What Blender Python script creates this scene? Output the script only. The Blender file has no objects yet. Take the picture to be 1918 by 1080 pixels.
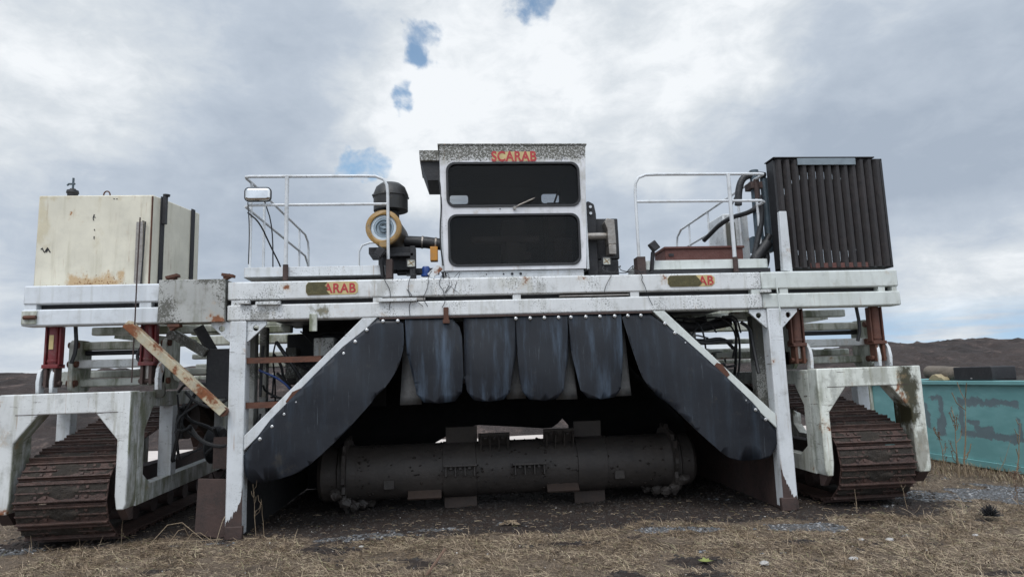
import bpy, math, random
import numpy as np
from mathutils import Vector, Matrix
from mathutils.geometry import tessellate_polygon

random.seed(7)
sc = bpy.context.scene
C = sc.collection

# ------------------------------------------------------------------ camera
cam = bpy.data.cameras.new('camera')
camo = bpy.data.objects.new('camera', cam); C.objects.link(camo)
cam.sensor_width = 36; cam.lens = 1232.7/1918*36
cam.clip_start = 0.05; cam.clip_end = 3000
_r = Vector((0.99600791, -0.08324107, -0.03223599))
_u = Vector((0.02044948, -0.13874803, 0.99011656))
_f = Vector((0.08689104, 0.98682314, 0.1364919))
M = Matrix((_r, _u, -_f)).transposed().to_4x4()
M.translation = Vector((-0.67286, -7.28176, 1.52734))
camo.matrix_world = M
sc.camera = camo

# ------------------------------------------------------------------ light
SUN_EL, SUN_AZ = 58, 205      # azimuth clockwise from +Y; the sun stands behind the camera, to its left
sc.view_settings.view_transform = 'Standard'
sc.view_settings.look = 'None'
sc.view_settings.exposure = 0.17
sc.view_settings.gamma = 1.0
sd = bpy.data.lights.new('sun', 'SUN'); sd.energy = 1.5; sd.angle = math.radians(28); sd.color = (1, .965, .92)
so = bpy.data.objects.new('sun', sd); C.objects.link(so)
el, az = math.radians(SUN_EL), math.radians(SUN_AZ)
dv = Vector((math.sin(az)*math.cos(el), math.cos(az)*math.cos(el), math.sin(el)))
so.rotation_euler = (-dv).to_track_quat('-Z', 'Y').to_euler()

# ------------------------------------------------------------------ node helpers
class NT:
    def __init__(s, tree): s.t = tree; s.n = tree.nodes; s.l = tree.links
    def node(s, typ, **kw):
        nd = s.n.new(typ)
        for k, v in kw.items(): setattr(nd, k, v)
        return nd
    def setin(s, sock, v):
        if hasattr(v, 'is_linked') or isinstance(v, bpy.types.NodeSocket): s.l.new(v, sock)
        elif isinstance(v, (tuple, list)) and len(v) == 3 and sock.type == 'RGBA': sock.default_value = (*v, 1)
        else: sock.default_value = v
    def math(s, op, a, b=0.0, c=0.0, clamp=False):
        nd = s.node('ShaderNodeMath', operation=op, use_clamp=clamp)
        for i, v in enumerate((a, b, c)): s.setin(nd.inputs[i], v)
        return nd.outputs[0]
    def ramp(s, v, a, b, lo=0.0, hi=1.0, smooth=True):
        nd = s.node('ShaderNodeMapRange', interpolation_type='SMOOTHSTEP' if smooth else 'LINEAR')
        for i, x in enumerate((v, a, b, lo, hi)): s.setin(nd.inputs[i], x)
        return nd.outputs[0]
    def mix(s, f, a, b, mode='MIX'):
        nd = s.node('ShaderNodeMix', data_type='RGBA', blend_type=mode)
        s.setin(nd.inputs[0], f); s.setin(nd.inputs[6], a); s.setin(nd.inputs[7], b)
        return nd.outputs[2]
    def noise(s, vec, scale, detail=4, rough=.55, dist=0.0):
        nd = s.node('ShaderNodeTexNoise')
        if vec is not None: s.l.new(vec, nd.inputs['Vector'])
        nd.inputs['Scale'].default_value = scale; nd.inputs['Detail'].default_value = detail
        nd.inputs['Roughness'].default_value = rough; nd.inputs['Distortion'].default_value = dist
        return nd.outputs[0]
    def mapping(s, vec, scale=(1,1,1), loc=(0,0,0)):
        nd = s.node('ShaderNodeMapping'); s.l.new(vec, nd.inputs[0])
        nd.inputs['Scale'].default_value = scale; nd.inputs['Location'].default_value = loc
        return nd.outputs[0]
    def sep(s, vec):
        nd = s.node('ShaderNodeSeparateXYZ'); s.l.new(vec, nd.inputs[0]); return nd.outputs
    def voro(s, vec, scale, out=0, feature='F1', rnd=1.0):
        nd = s.node('ShaderNodeTexVoronoi', feature=feature); s.l.new(vec, nd.inputs['Vector'])
        nd.inputs['Scale'].default_value = scale; nd.inputs['Randomness'].default_value = rnd
        return nd.outputs[out]

# ------------------------------------------------------------------ sky
w = bpy.data.worlds.new('World'); sc.world = w; w.use_nodes = True
T = NT(w.node_tree); T.n.clear()
out = T.node('ShaderNodeOutputWorld'); bg = T.node('ShaderNodeBackground'); T.l.new(bg.outputs[0], out.inputs[0])
bg.inputs[1].default_value = 0.1
tc = T.node('ShaderNodeTexCoord').outputs['Generated']
sky = T.node('ShaderNodeTexSky', sky_type='NISHITA', sun_disc=False)
sky.sun_elevation = el; sky.sun_rotation = az; sky.air_density = 1.1; sky.dust_density = .6
# a flat cloud layer: direction divided by height, so that clouds shrink towards the horizon
sx, sy, sz = T.sep(tc)
zz = T.math('ADD', T.math('MAXIMUM', sz, 0.0), .22)
cv = T.node('ShaderNodeCombineXYZ')
T.l.new(T.math('DIVIDE', sx, zz), cv.inputs[0]); T.l.new(T.math('DIVIDE', sy, zz), cv.inputs[1]); T.l.new(T.math('MULTIPLY', sz, 1.0), cv.inputs[2])
P = cv.outputs[0]
wn = T.node('ShaderNodeTexNoise'); T.l.new(tc, wn.inputs['Vector']); wn.inputs['Scale'].default_value = 14; wn.inputs['Detail'].default_value = 5
wv = T.node('ShaderNodeVectorMath', operation='SUBTRACT'); T.l.new(wn.outputs[1], wv.inputs[0]); wv.inputs[1].default_value = (.5, .5, .5)
ws = T.node('ShaderNodeVectorMath', operation='SCALE'); T.l.new(wv.outputs[0], ws.inputs[0]); ws.inputs[3].default_value = .11
wa = T.node('ShaderNodeVectorMath', operation='ADD'); T.l.new(tc, wa.inputs[0]); T.l.new(ws.outputs[0], wa.inputs[1])
DW = T.node('ShaderNodeVectorMath', operation='NORMALIZE'); T.l.new(wa.outputs[0], DW.inputs[0]); DW = DW.outputs[0]
def spot(d, deg, vec=None, soft=0.0):
    nd = T.node('ShaderNodeVectorMath', operation='DOT_PRODUCT'); T.l.new(vec or DW, nd.inputs[0])
    L = math.sqrt(sum(k*k for k in d)); nd.inputs[1].default_value = [k/L for k in d]
    return T.ramp(nd.outputs['Value'], math.cos(math.radians(deg)), math.cos(math.radians(deg*soft)))
n1 = T.noise(P, .85, 3, .5, .3)
n2 = T.noise(P, 2.6, 6, .6, .3)
n3 = T.noise(T.mapping(tc, (1, 1, 2.2)), 5, 8, .6)
v = T.math('ADD', T.math('MULTIPLY', n1, .42), T.math('MULTIPLY', n2, .30))
v = T.math('ADD', v, T.math('MULTIPLY', n3, .30))
n4 = T.noise(T.mapping(tc, (1, 1, 1.7)), 15, 9, .62, .5)
v = T.math('ADD', v, T.math('MULTIPLY', T.math('SUBTRACT', n4, .5), .22))
v = T.math('ADD', v, .035)
for d, deg, a in [((.012,.915,.403), 13, .13), ((.297,.852,.432), 14, .13), ((-.497,.79,.359), 13, .14), ((-.112,.927,.359), 9, .07), ((.64,.761,.12), 8, .12),
                  ((-.5,.86,.07), 12, .10), ((-.273,.916,.27), 13, -.10), ((-.164,.879,.46), 8, -.06), ((.62,.735,.31), 14, -.13), ((.45,.85,.25), 11, -.09),
                  ((-.474,.876,.16), 9, -.08), ((.14,.957,.24), 9, -.05), ((.45,.87,.09), 10, -.02)]:
    v = T.math('ADD', v, T.math('MULTIPLY', spot(d, deg), a))
g = T.ramp(v, .36, .76, 0, 1, False)
cr = T.node('ShaderNodeValToRGB'); T.l.new(g, cr.inputs[0])
cr.color_ramp.elements[0].color = (3.55, 4.15, 5.0, 1); cr.color_ramp.elements[1].color = (8.1, 8.4, 8.7, 1)
e = cr.color_ramp.elements.new(.45); e.color = (4.65, 5.25, 6.05, 1)
e = cr.color_ramp.elements.new(.75); e.color = (6.2, 6.65, 7.1, 1)
cloud = cr.outputs[0]
# an overcast sky is brighter overhead and on the side of the sun
boost = T.math('ADD', T.ramp(sz, .52, .95, 1.0, 2.1), T.ramp(sy, .2, -.5, 0, .75))
vm = T.node('ShaderNodeVectorMath', operation='SCALE'); T.l.new(cloud, vm.inputs[0]); T.l.new(boost, vm.inputs[3])
gap = 0.0
for d, deg in [((-.04,.876,.485), 2.3), ((-.043,.88,.455), 1.9), ((-.065,.912,.405), 1.7), ((-.13,.941,.318), 1.5), ((.111,.846,.535), 2.8), ((-.115,.941,.313), 1.3)]:
    gap = T.math('MAXIMUM', gap, spot(d, deg))
low = T.math('MULTIPLY', T.ramp(sz, .10, .03), T.math('MULTIPLY', T.ramp(sx, .35, .6), T.ramp(T.noise(T.mapping(tc, (1,1,9)), 6, 5), .42, .6)))
gn = T.noise(tc, 17, 9, .6, .4)
gap = T.math('MULTIPLY', T.ramp(T.math('ADD', T.math('MULTIPLY', gap, .85), T.math('MULTIPLY', T.math('SUBTRACT', gn, .5), 2.8)), .25, 1.15), T.ramp(gap, .02, .25, 0, .9))
hs = T.node('ShaderNodeVectorMath', operation='MULTIPLY'); T.l.new(sky.outputs[0], hs.inputs[0]); hs.inputs[1].default_value = (1.15, 1.35, 1.35)
T.l.new(T.mix(T.math('MULTIPLY', low, .6), T.mix(gap, vm.outputs[0], hs.outputs[0]), (3.3, 5.6, 8.0)), bg.inputs[0])

# ------------------------------------------------------------------ materials
def new_mat(name):
    m = bpy.data.materials.new(name); m.use_nodes = True
    t = NT(m.node_tree); b = m.node_tree.nodes['Principled BSDF']
    return m, t, b
def bump(t, b, h, strength=.4, dist=.01):
    nd = t.node('ShaderNodeBump'); nd.inputs['Strength'].default_value = strength; nd.inputs['Distance'].default_value = dist
    t.l.new(h, nd.inputs['Height']); t.l.new(nd.outputs[0], b.inputs['Normal'])
def paint(name, base=(.74,.76,.78), speck=.5, rust=.15, algae=.0, streak=.35, rough=.42, grime=.3, zt=None, side_moss=0, cracks=0, stains=(), runs=.55, rust_col=(.19,.07,.03)):
    """old painted steel: mould specks, run-off streaks, algae, rust breaking through"""
    m, t, b = new_mat(name)
    o = t.node('ShaderNodeTexCoord').outputs['Object']
    X, Y, Z = t.sep(o)
    big = t.noise(o, 1.3, 4, .6)
    # soft uneven fading
    col = t.mix(t.ramp(t.noise(o, 2.7, 5, .6), .35, .7), tuple(c*.86 for c in base), base)
    # vertical streaks
    st = t.noise(t.mapping(o, (14, 14, 1.1)), 1.0, 5, .6)
    stm = t.math('MULTIPLY', t.ramp(st, .5, .75), streak)
    col = t.mix(stm, col, tuple(c*f for c, f in zip(base, (.55, .53, .45))))
    # grime
    gm = t.math('MULTIPLY', t.ramp(t.noise(o, 5, 8, .68), .5, .72), grime)
    col = t.mix(gm, col, (.20, .195, .17))
    if algae > 0:
        am = t.math('MULTIPLY', t.ramp(t.noise(t.mapping(o, (5, 5, 1.6)), 1.0, 7, .65), .60-.22*algae, .74-.14*algae), min(1, algae*1.1))
        col = t.mix(am, col, (.085, .095, .035))
    # black mould specks, in patches
    area = t.ramp(big, .32, .62)
    if zt: area = t.math('MAXIMUM', area, t.math('MULTIPLY', t.ramp(t.math('ADD', Z, t.math('MULTIPLY', t.math('SUBTRACT', t.noise(o, 4, 5, .6), .5), .25)), zt[0], zt[1]), 3.0))
    sp = t.noise(o, 55, 6, .8)
    th = t.math('SUBTRACT', .70, t.math('MULTIPLY', area, .23*speck))
    sm = t.ramp(t.math('SUBTRACT', sp, th), -.015, .05)
    if cracks:
        ck = t.noise(t.mapping(o, (5, 5, 34)), 1, 6, .75, .6)
        cm = t.math('MULTIPLY', t.ramp(ck, .605, .64), t.ramp(t.noise(o, 2.1, 3), .46, .54))
        col = t.mix(t.math('MULTIPLY', cm, cracks), col, (.06,.04,.028))
    if side_moss:
        nx_ = t.sep(t.node('ShaderNodeNewGeometry').outputs['Normal'])[0]
        sd_ = t.math('MULTIPLY', t.ramp(t.math('MULTIPLY', nx_, side_moss), .4, .8), t.ramp(t.noise(t.mapping(o, (3,6,2)), 1, 7, .7), .38, .60))
        col = t.mix(t.math('MULTIPLY', sd_, .8), col, t.mix(big, (.05,.06,.02), (.20,.21,.10)))
    col = t.mix(t.math('MULTIPLY', sm, min(.85, .5+.35*speck) if speck > 0 else 0.0), col, (.060, .058, .045))
    for (sx0, sx1, sz0, sz1, amt, scol) in stains:      # stains with a place of their own
        wob = t.math('MULTIPLY', t.math('SUBTRACT', t.noise(t.mapping(o, (9, 9, 5)), 1, 7, .7), .5), .5)
        dx_ = t.math('MINIMUM', t.math('SUBTRACT', X, sx0), t.math('SUBTRACT', sx1, X)); dz_ = t.math('MINIMUM', t.math('SUBTRACT', Z, sz0), t.math('SUBTRACT', sz1, Z))
        sm_ = t.ramp(t.math('ADD', t.math('MINIMUM', dx_, dz_), wob), 0.0, .10)
        col = t.mix(t.math('MULTIPLY', sm_, amt), col, t.mix(sp, tuple(k*.55 for k in scol), tuple(k*1.5 for k in scol)))
    if stains: col = t.mix(t.math('MULTIPLY', sm, .8), col, (.05, .048, .038))
    # rust
    rn = t.noise(o, 3.3, 9, .66)
    rm = t.ramp(rn, .70-.22*rust, .735-.18*rust)
    rc = t.mix(t.noise(o, 22, 4), tuple(c*.45 for c in rust_col), tuple(c*1.7 for c in rust_col))
    halo = t.ramp(rn, .64-.22*rust, .73-.22*rust)
    col = t.mix(t.math('MULTIPLY', halo, .35), col, (.42, .28, .14))
    col = t.mix(rm, col, rc)
    t.l.new(col, b.inputs['Base Color'])
    t.l.new(t.math('ADD', t.math('MULTIPLY', t.math('MAXIMUM', rm, sm), .35), rough), b.inputs['Roughness'])
    if runs:      # rust runs down from seams and bolts
        rr_ = t.math('MULTIPLY', t.ramp(t.noise(t.mapping(o, (30, 30, 1.5)), 1, 4, .6), .60, .72), t.ramp(t.noise(o, 2.4, 4, .6), .50, .60))
        col = t.mix(t.math('MULTIPLY', rr_, runs), col, (.30, .17, .08)); t.l.new(col, b.inputs['Base Color'])
    bump(t, b, t.math('ADD', t.math('MULTIPLY', rm, -.6), t.math('ADD', t.math('MULTIPLY', rn, .5), t.math('MULTIPLY', t.noise(o, 60, 3), .15))), .25, .01)
    return m
def metal(name, c1, c2, scale=6, rough=.6, met=0.0, bstr=.3, th=(.38, .62), bscale=30):
    m, t, b = new_mat(name)
    o = t.node('ShaderNodeTexCoord').outputs['Object']
    f = t.ramp(t.noise(o, scale, 8, .65), th[0], th[1])
    f2 = t.noise(o, scale*7, 4, .6)
    col = t.mix(f, c1, c2)
    col = t.mix(t.ramp(f2, .3, .8), tuple(c*.7 for c in c1), col)
    t.l.new(col, b.inputs['Base Color'])
    t.l.new(t.math('ADD', t.math('MULTIPLY', f2, .3), rough-.15), b.inputs['Roughness'])
    b.inputs['Metallic'].default_value = met
    bump(t, b, t.math('ADD', f, t.noise(o, bscale, 5)), bstr, .008)
    return m
WHITE = paint('white_paint', cracks=.7, base=(.64,.66,.675), speck=.6, rust=.2, grime=.4, streak=.5)
WCLEAN = paint('clean_white_paint', base=(.66,.69,.72), speck=.1, rust=.1, grime=.3, streak=.45)
WSPECK = paint('speckled_white_paint', base=(.69,.70,.70), speck=.72, rust=.24, grime=.5, algae=.2, streak=.55, stains=((-2.30,-2.0,2.25,2.42,.9,(.12,.11,.06)), (-2.9,-2.65,2.22,2.36,.6,(.12,.11,.08)), (-.25,.22,2.5,2.7,.35,(.38,.36,.28)), (-1.6,-1.3,2.45,2.7,.4,(.2,.19,.15))))
WRIGHT = paint('greyed_white_paint', base=(.62,.65,.62), speck=.12, rust=.08, grime=.4, algae=.22)
WALG = paint('algae_white_paint', base=(.55,.56,.50), speck=.5, rust=.25, algae=.75, grime=.7, streak=.7)
WARCH = paint('arch_white_paint', base=(.66,.67,.66), speck=.45, rust=.30, algae=.35, grime=.5, streak=.8, side_moss=1, cracks=.8)
WARCHR = paint('moss_white_paint', cracks=1, base=(.70,.72,.66), stains=((4.28,4.56,.80,1.62,1.0,(.045,.042,.022)), (4.36,4.62,.3,.9,.6,(.10,.08,.05)), (3.85,4.25,1.3,1.6,.45,(.12,.12,.09)), (3.45,3.62,1.1,1.5,.45,(.12,.12,.10))), speck=.45,  rust=.28, algae=.45, grime=.5, streak=.8)
WGREY = paint('grey_weathered_paint', base=(.40,.40,.38), speck=1.6, rust=.25, algae=.3, grime=1.0, streak=.8)
CABP = paint('cab_paint', base=(.70,.70,.72), speck=.36, rust=.03, grime=.4, algae=.0, zt=(3.98, 4.18), stains=((-1.1,1.0,4.05,4.5,.5,(.27,.26,.20)), (.84,1.0,3.3,4.3,.4,(.35,.34,.28))))
CREAM = paint('cream_tank_paint', base=(.70,.66,.54), speck=.05, rust=.04, grime=.15, streak=.4, rust_col=(.30,.13,.04), stains=((-4.95,-4.28,2.50,2.86,.8,(.42,.26,.11)), (-4.66,-4.58,2.7,3.8,.35,(.42,.34,.18)), (-5.35,-5.12,3.1,3.8,.4,(.45,.36,.18)), (-5.3,-4.0,3.66,3.8,.35,(.42,.33,.18))))
RAILP = paint('rail_paint', base=(.66,.68,.70), speck=.5, rust=.1, grime=.5)
RUSTW = paint('rusty_strut', base=(.46,.42,.31), speck=.5, rust=.95, grime=.9, streak=.6, rough=.6, rust_col=(.17,.062,.026))
RUST = metal('rust', (.13,.05,.028), (.06,.03,.022), 9, .8)
RUSTD = metal('dark_rusty_steel', (.075,.045,.038), (.03,.024,.022), 6, .75)
TRACKM = metal('track_steel', (.105,.060,.048), (.026,.020,.018), 9, .62, met=.2, bstr=.8)
DIRT = metal('packed_dirt', (.030,.024,.019), (.06,.045,.034), 14, .95, bstr=.9)
BLACK = metal('black_steel', (.018,.018,.021), (.032,.031,.033), 4, .6)
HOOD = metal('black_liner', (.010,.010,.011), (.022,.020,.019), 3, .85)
FIN = metal('brown_black_fin', (.018,.014,.014), (.032,.024,.023), 3, .55)
SILVER = metal('dull_steel', (.38,.35,.32), (.24,.21,.18), 8, .4, met=.75)
DRUMM = metal('drum_steel', (.066,.055,.048), (.034,.030,.028), 2.2, .6, met=.15, bstr=.4)
DRUSTP = metal('drum_rust', (.060,.038,.028), (.035,.026,.022), 6, .7)
RED = paint('red_cylinder_paint', base=(.15,.014,.016), speck=.2, rust=.15, grime=.35, streak=.3)
BROWN = metal('brown_box_metal', (.105,.034,.026), (.14,.062,.05), 12, .7)
TEALP = None
BLUEG = metal('blue_grey_pipe', (.08,.12,.15), (.05,.06,.07), 5, .5)
OCHRE = paint('ochre_paint', base=(.34,.20,.06), speck=.8, rust=.2, grime=.8)
HOSE = metal('rubber_hose', (.016,.016,.018), (.03,.03,.032), 8, .5)
YELLOW = paint('orange_yellow_box', base=(.62,.27,.03), speck=.2, rust=.05)
BLUE = metal('blue_plastic', (.01,.05,.22), (.01,.035,.14), 4, .4)
def plain(name, c, rough=.5, met=0.0):
    m, t, b = new_mat(name); b.inputs['Base Color'].default_value = (*c, 1); b.inputs['Roughness'].default_value = rough; b.inputs['Metallic'].default_value = met
    o = t.node('ShaderNodeTexCoord').outputs['Object']
    t.l.new(t.mix(t.ramp(t.noise(o, 11, 6, .6), .3, .7), tuple(k*.8 for k in c), c), b.inputs['Base Color'])
    return m
CHROME = plain('mirror_back_chrome', (.75,.75,.74), .12, 1.0)
BOLTM = plain('zinc_bolt', (.55,.55,.55), .35, .8)
LENS = plain('lamp_lens', (.55,.55,.48), .15)
FILTW = plain('filter_white', (.62,.70,.76), .3)
FILTG = plain('filter_grey', (.30,.36,.40), .3, .3)
YSTICK = plain('decal_yellow', (.55,.43,.20), .5)
REDL = plain('letter_red', (.40,.018,.026), .5)
_b = REDL.node_tree.nodes['Principled BSDF']; _t = NT(REDL.node_tree); _o = _t.node('ShaderNodeTexCoord').outputs['Object']
_t.l.new(_t.mix(_t.ramp(_t.noise(_o, 42, 5, .7), .60, .68), _t.mix(_t.noise(_o, 9, 4), (.30,.012,.02), (.48,.05,.05)), (.50,.40,.24)), _b.inputs['Base Color'])
OLIVE = metal('worn_decal', (.085,.075,.032), (.14,.12,.05), 18, .8)
SEATM = plain('seat_fabric', (.09,.06,.045), .9)
DARKP = plain('dark_interior', (.012,.012,.013), .9)
BRIGHTP = plain('pale_cab_pane', (.72,.78,.86), .5)
GREYPL = plain('grey_blue_strip', (.20,.24,.27), .45)
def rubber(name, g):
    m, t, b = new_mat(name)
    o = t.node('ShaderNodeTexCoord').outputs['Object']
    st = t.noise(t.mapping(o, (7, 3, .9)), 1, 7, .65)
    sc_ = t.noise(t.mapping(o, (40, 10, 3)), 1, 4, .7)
    col = t.mix(t.ramp(st, .45, .78), (.0075,.0095,.0145), tuple(c*g for c in (.022,.032,.046)))  # paler bluish streaks put highlights on the rubber into its colour
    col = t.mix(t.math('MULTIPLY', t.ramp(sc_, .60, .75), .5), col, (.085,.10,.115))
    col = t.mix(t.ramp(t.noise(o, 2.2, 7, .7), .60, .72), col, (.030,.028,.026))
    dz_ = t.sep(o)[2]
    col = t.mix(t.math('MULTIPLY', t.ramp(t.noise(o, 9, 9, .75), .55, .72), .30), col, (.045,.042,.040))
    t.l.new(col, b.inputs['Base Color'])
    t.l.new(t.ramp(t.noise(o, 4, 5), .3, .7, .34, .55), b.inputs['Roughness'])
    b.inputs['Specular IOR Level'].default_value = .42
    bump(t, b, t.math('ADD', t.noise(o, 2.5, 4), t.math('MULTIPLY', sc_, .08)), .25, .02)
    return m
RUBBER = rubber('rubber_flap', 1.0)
RUBBER2 = rubber('lit_rubber_flap', 2.7)  # front flaps: lighter copy of the rubber, painted highlight streaks stronger
RIMR = plain('lit_rubber_edge', (.13,.135,.14), .7)  # pale tone paints the bright highlight along the flap edges
UNDERR = metal('worn_grey_rubber', (.10,.10,.10), (.055,.058,.062), 7, .6)
def glassm():
    m = bpy.data.materials.new('dirty_cab_glass'); m.use_nodes = True
    t = NT(m.node_tree); t.n.clear()
    o = t.node('ShaderNodeOutputMaterial'); tr = t.node('ShaderNodeBsdfTransparent'); gl = t.node('ShaderNodeBsdfGlossy'); df = t.node('ShaderNodeBsdfDiffuse')
    co = t.node('ShaderNodeTexCoord').outputs['Object']
    tr.inputs[0].default_value = (.62,.64,.66,1); gl.inputs[0].default_value = (1,1,1,1); gl.inputs['Roughness'].default_value = .03
    df.inputs[0].default_value = (.05,.045,.038,1)
    fr = t.node('ShaderNodeFresnel'); fr.inputs[0].default_value = 1.22
    m1 = t.node('ShaderNodeMixShader'); t.l.new(fr.outputs[0], m1.inputs[0]); t.l.new(tr.outputs[0], m1.inputs[1]); t.l.new(gl.outputs[0], m1.inputs[2])
    m2 = t.node('ShaderNodeMixShader'); t.l.new(t.ramp(t.noise(t.mapping(co, (1.5, 1, 5)), 4, 9, .75), .45, .8, .03, .16), m2.inputs[0]); t.l.new(m1.outputs[0], m2.inputs[1]); t.l.new(df.outputs[0], m2.inputs[2])
    t.l.new(m2.outputs[0], o.inputs[0]); return m
GLASS = glassm()

# ------------------------------------------------------------------ mesh helpers
class MB:
    def __init__(s): s.v = []; s.f = []
    def add(s, vs, fs):
        n = len(s.v); s.v += [tuple(p) for p in vs]; s.f += [tuple(i+n for i in f) for f in fs]; return s
    def box(s, x0, x1, y0, y1, z0, z1):
        return s.add([(x0,y0,z0),(x1,y0,z0),(x1,y1,z0),(x0,y1,z0),(x0,y0,z1),(x1,y0,z1),(x1,y1,z1),(x0,y1,z1)],
                     [(0,3,2,1),(4,5,6,7),(0,1,5,4),(1,2,6,5),(2,3,7,6),(3,0,4,7)])
    def bar(s, a, b, w_, h_, up=(0,0,1)):
        a, b = Vector(a), Vector(b); d = (b-a).normalized(); up = Vector(up)
        x = d.cross(up).normalized(); z = x.cross(d).normalized()
        vs = []
        for p in (a, b):
            for i, j in ((-1,-1),(1,-1),(1,1),(-1,1)): vs.append(p + x*(i*w_/2) + z*(j*h_/2))
        return s.add(vs, [(0,1,2,3),(7,6,5,4),(0,4,5,1),(1,5,6,2),(2,6,7,3),(3,7,4,0)])
    def tube(s, pts, r, n=8, closed=False, smooth=0):
        pts = [Vector(p) for p in pts]
        if smooth:
            for _ in range(smooth):
                q = [pts[0]]
                for a, b in zip(pts[:-1], pts[1:]): q += [a.lerp(b, .25), a.lerp(b, .75)]
                q.append(pts[-1]); pts = q
        k = len(pts); vs = []; prev = None
        for i, p in enumerate(pts):
            t_ = (pts[min(i+1, k-1)] - pts[max(i-1, 0)]).normalized()
            if prev is None:
                a = Vector((0,0,1)) if abs(t_.z) < .9 else Vector((1,0,0)); x = t_.cross(a).normalized()
            else:
                x = (prev - t_*prev.dot(t_)).normalized()
            prev = x; y = t_.cross(x)
            rr = r[i*len(r)//k] if isinstance(r, (list, tuple)) else r
            for j in range(n):
                an = 2*math.pi*j/n; vs.append(p + x*(rr*math.cos(an)) + y*(rr*math.sin(an)))
        fs = []
        for i in range(k-1):
            for j in range(n):
                a, b = i*n+j, i*n+(j+1) % n; fs.append((a, b, b+n, a+n))
        fs.append(tuple(range(n))[::-1]); fs.append(tuple(range((k-1)*n, k*n)))
        return s.add(vs, fs)
    def lathe(s, prof, c, axis, n=28, cap=True):
        """prof = [(distance along axis, radius)...]"""
        ax = Vector(axis).normalized(); a = Vector((0,0,1)) if abs(ax.z) < .9 else Vector((1,0,0))
        x = ax.cross(a).normalized(); y = ax.cross(x); c = Vector(c); vs = []
        for d, r in prof:
            for j in range(n):
                an = 2*math.pi*j/n; vs.append(c + ax*d + x*(r*math.cos(an)) + y*(r*math.sin(an)))
        fs = []
        for i in range(len(prof)-1):
            for j in range(n):
                p, q = i*n+j, i*n+(j+1) % n; fs.append((p, p+n, q+n, q))
        if cap: fs.append(tuple(range(n))); fs.append(tuple(range((len(prof)-1)*n, len(prof)*n))[::-1])
        return s.add(vs, fs)
    def prism(s, loops, a0, a1, plane='xz'):
        """polygon (with holes) in a plane, given thickness along the third axis from a0 to a1"""
        if not isinstance(loops[0][0], (tuple, list)): loops = [loops]
        flat = [p for L in loops for p in L]; n = len(flat)
        tris = tessellate_polygon([[Vector((p[0], p[1], 0)) for p in L] for L in loops])
        def P(p, a):
            if plane == 'xz': return (p[0], a, p[1])
            if plane == 'yz': return (a, p[0], p[1])
            return (p[0], p[1], a)
        vs = [P(p, a0) for p in flat] + [P(p, a1) for p in flat]
        fs = [tuple(t_) for t_ in tris] + [tuple(i+n for i in t_[::-1]) for t_ in tris]
        k = 0
        for L in loops:
            m_ = len(L)
            for i in range(m_): a, b = k+i, k+(i+1) % m_; fs.append((a, b, b+n, a+n))
            k += m_
        return s.add(vs, fs)
    def build(s, name, mat, parent=None, bev=0.0, smooth=False):
        me = bpy.data.meshes.new(name); me.from_pydata(s.v, [], s.f)
        import bmesh
        bm = bmesh.new(); bm.from_mesh(me); bmesh.ops.recalc_face_normals(bm, faces=bm.faces)
        if bev or True: bmesh.ops.dissolve_limit(bm, angle_limit=.001, verts=bm.verts, edges=bm.edges)
        bm.to_mesh(me); bm.free()
        me.materials.append(mat)
        if smooth:
            for p in me.polygons: p.use_smooth = True
            me.set_sharp_from_angle(angle=math.radians(38))
        o = bpy.data.objects.new(name, me); C.objects.link(o)
        if parent: o.parent = parent
        if bev:
            b = o.modifiers.new('bevel', 'BEVEL'); b.width = bev; b.segments = 2; b.limit_method = 'ANGLE'; b.angle_limit = math.radians(40)
            for p in me.polygons: p.use_smooth = True
            me.set_sharp_from_angle(angle=math.radians(60))
            b.harden_normals = False
        return o
def tag(o, label=None, cat=None, group=None, kind=None):
    if label: o['label'] = label
    if cat: o['category'] = cat
    if group: o['group'] = group
    if kind: o['kind'] = kind
    return o
def empty(name, loc=(0,0,0)):
    o = bpy.data.objects.new(name, None); C.objects.link(o); o.location = loc; o.empty_display_size = .3; return o
def circ(cx, cz, r, n=16): return [(cx + r*math.cos(2*math.pi*i/n), cz + r*math.sin(2*math.pi*i/n)) for i in range(n)]
def rrect(x0, x1, z0, z1, r, n=6):
    pts = []
    for cx, cz, a0 in ((x1-r, z0+r, -90), (x1-r, z1-r, 0), (x0+r, z1-r, 90), (x0+r, z0+r, 180)):
        for i in range(n+1):
            a = math.radians(a0 + 90*i/n); pts.append((cx + r*math.cos(a), cz + r*math.sin(a)))
    return pts
def child(o, parent): o.parent = parent; return o
# numpy value noise
_rs = np.random.RandomState(3); _tab = _rs.rand(512, 512)
def vnoise(x, y):
    xi = np.floor(x).astype(int); yi = np.floor(y).astype(int); fx = x-xi; fy = y-yi
    fx = fx*fx*(3-2*fx); fy = fy*fy*(3-2*fy)
    g_ = lambda a, b: _tab[a % 512, b % 512]
    return (g_(xi, yi)*(1-fx)+g_(xi+1, yi)*fx)*(1-fy) + (g_(xi, yi+1)*(1-fx)+g_(xi+1, yi+1)*fx)*fy
def fbm(x, y, oct=5, gain=.5):
    s_ = 0; a = 1; tot = 0
    for i in range(oct): s_ = s_ + a*vnoise(x*2**i + 17.3*i, y*2**i + 5.1*i); tot += a; a *= gain
    return s_/tot

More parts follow.
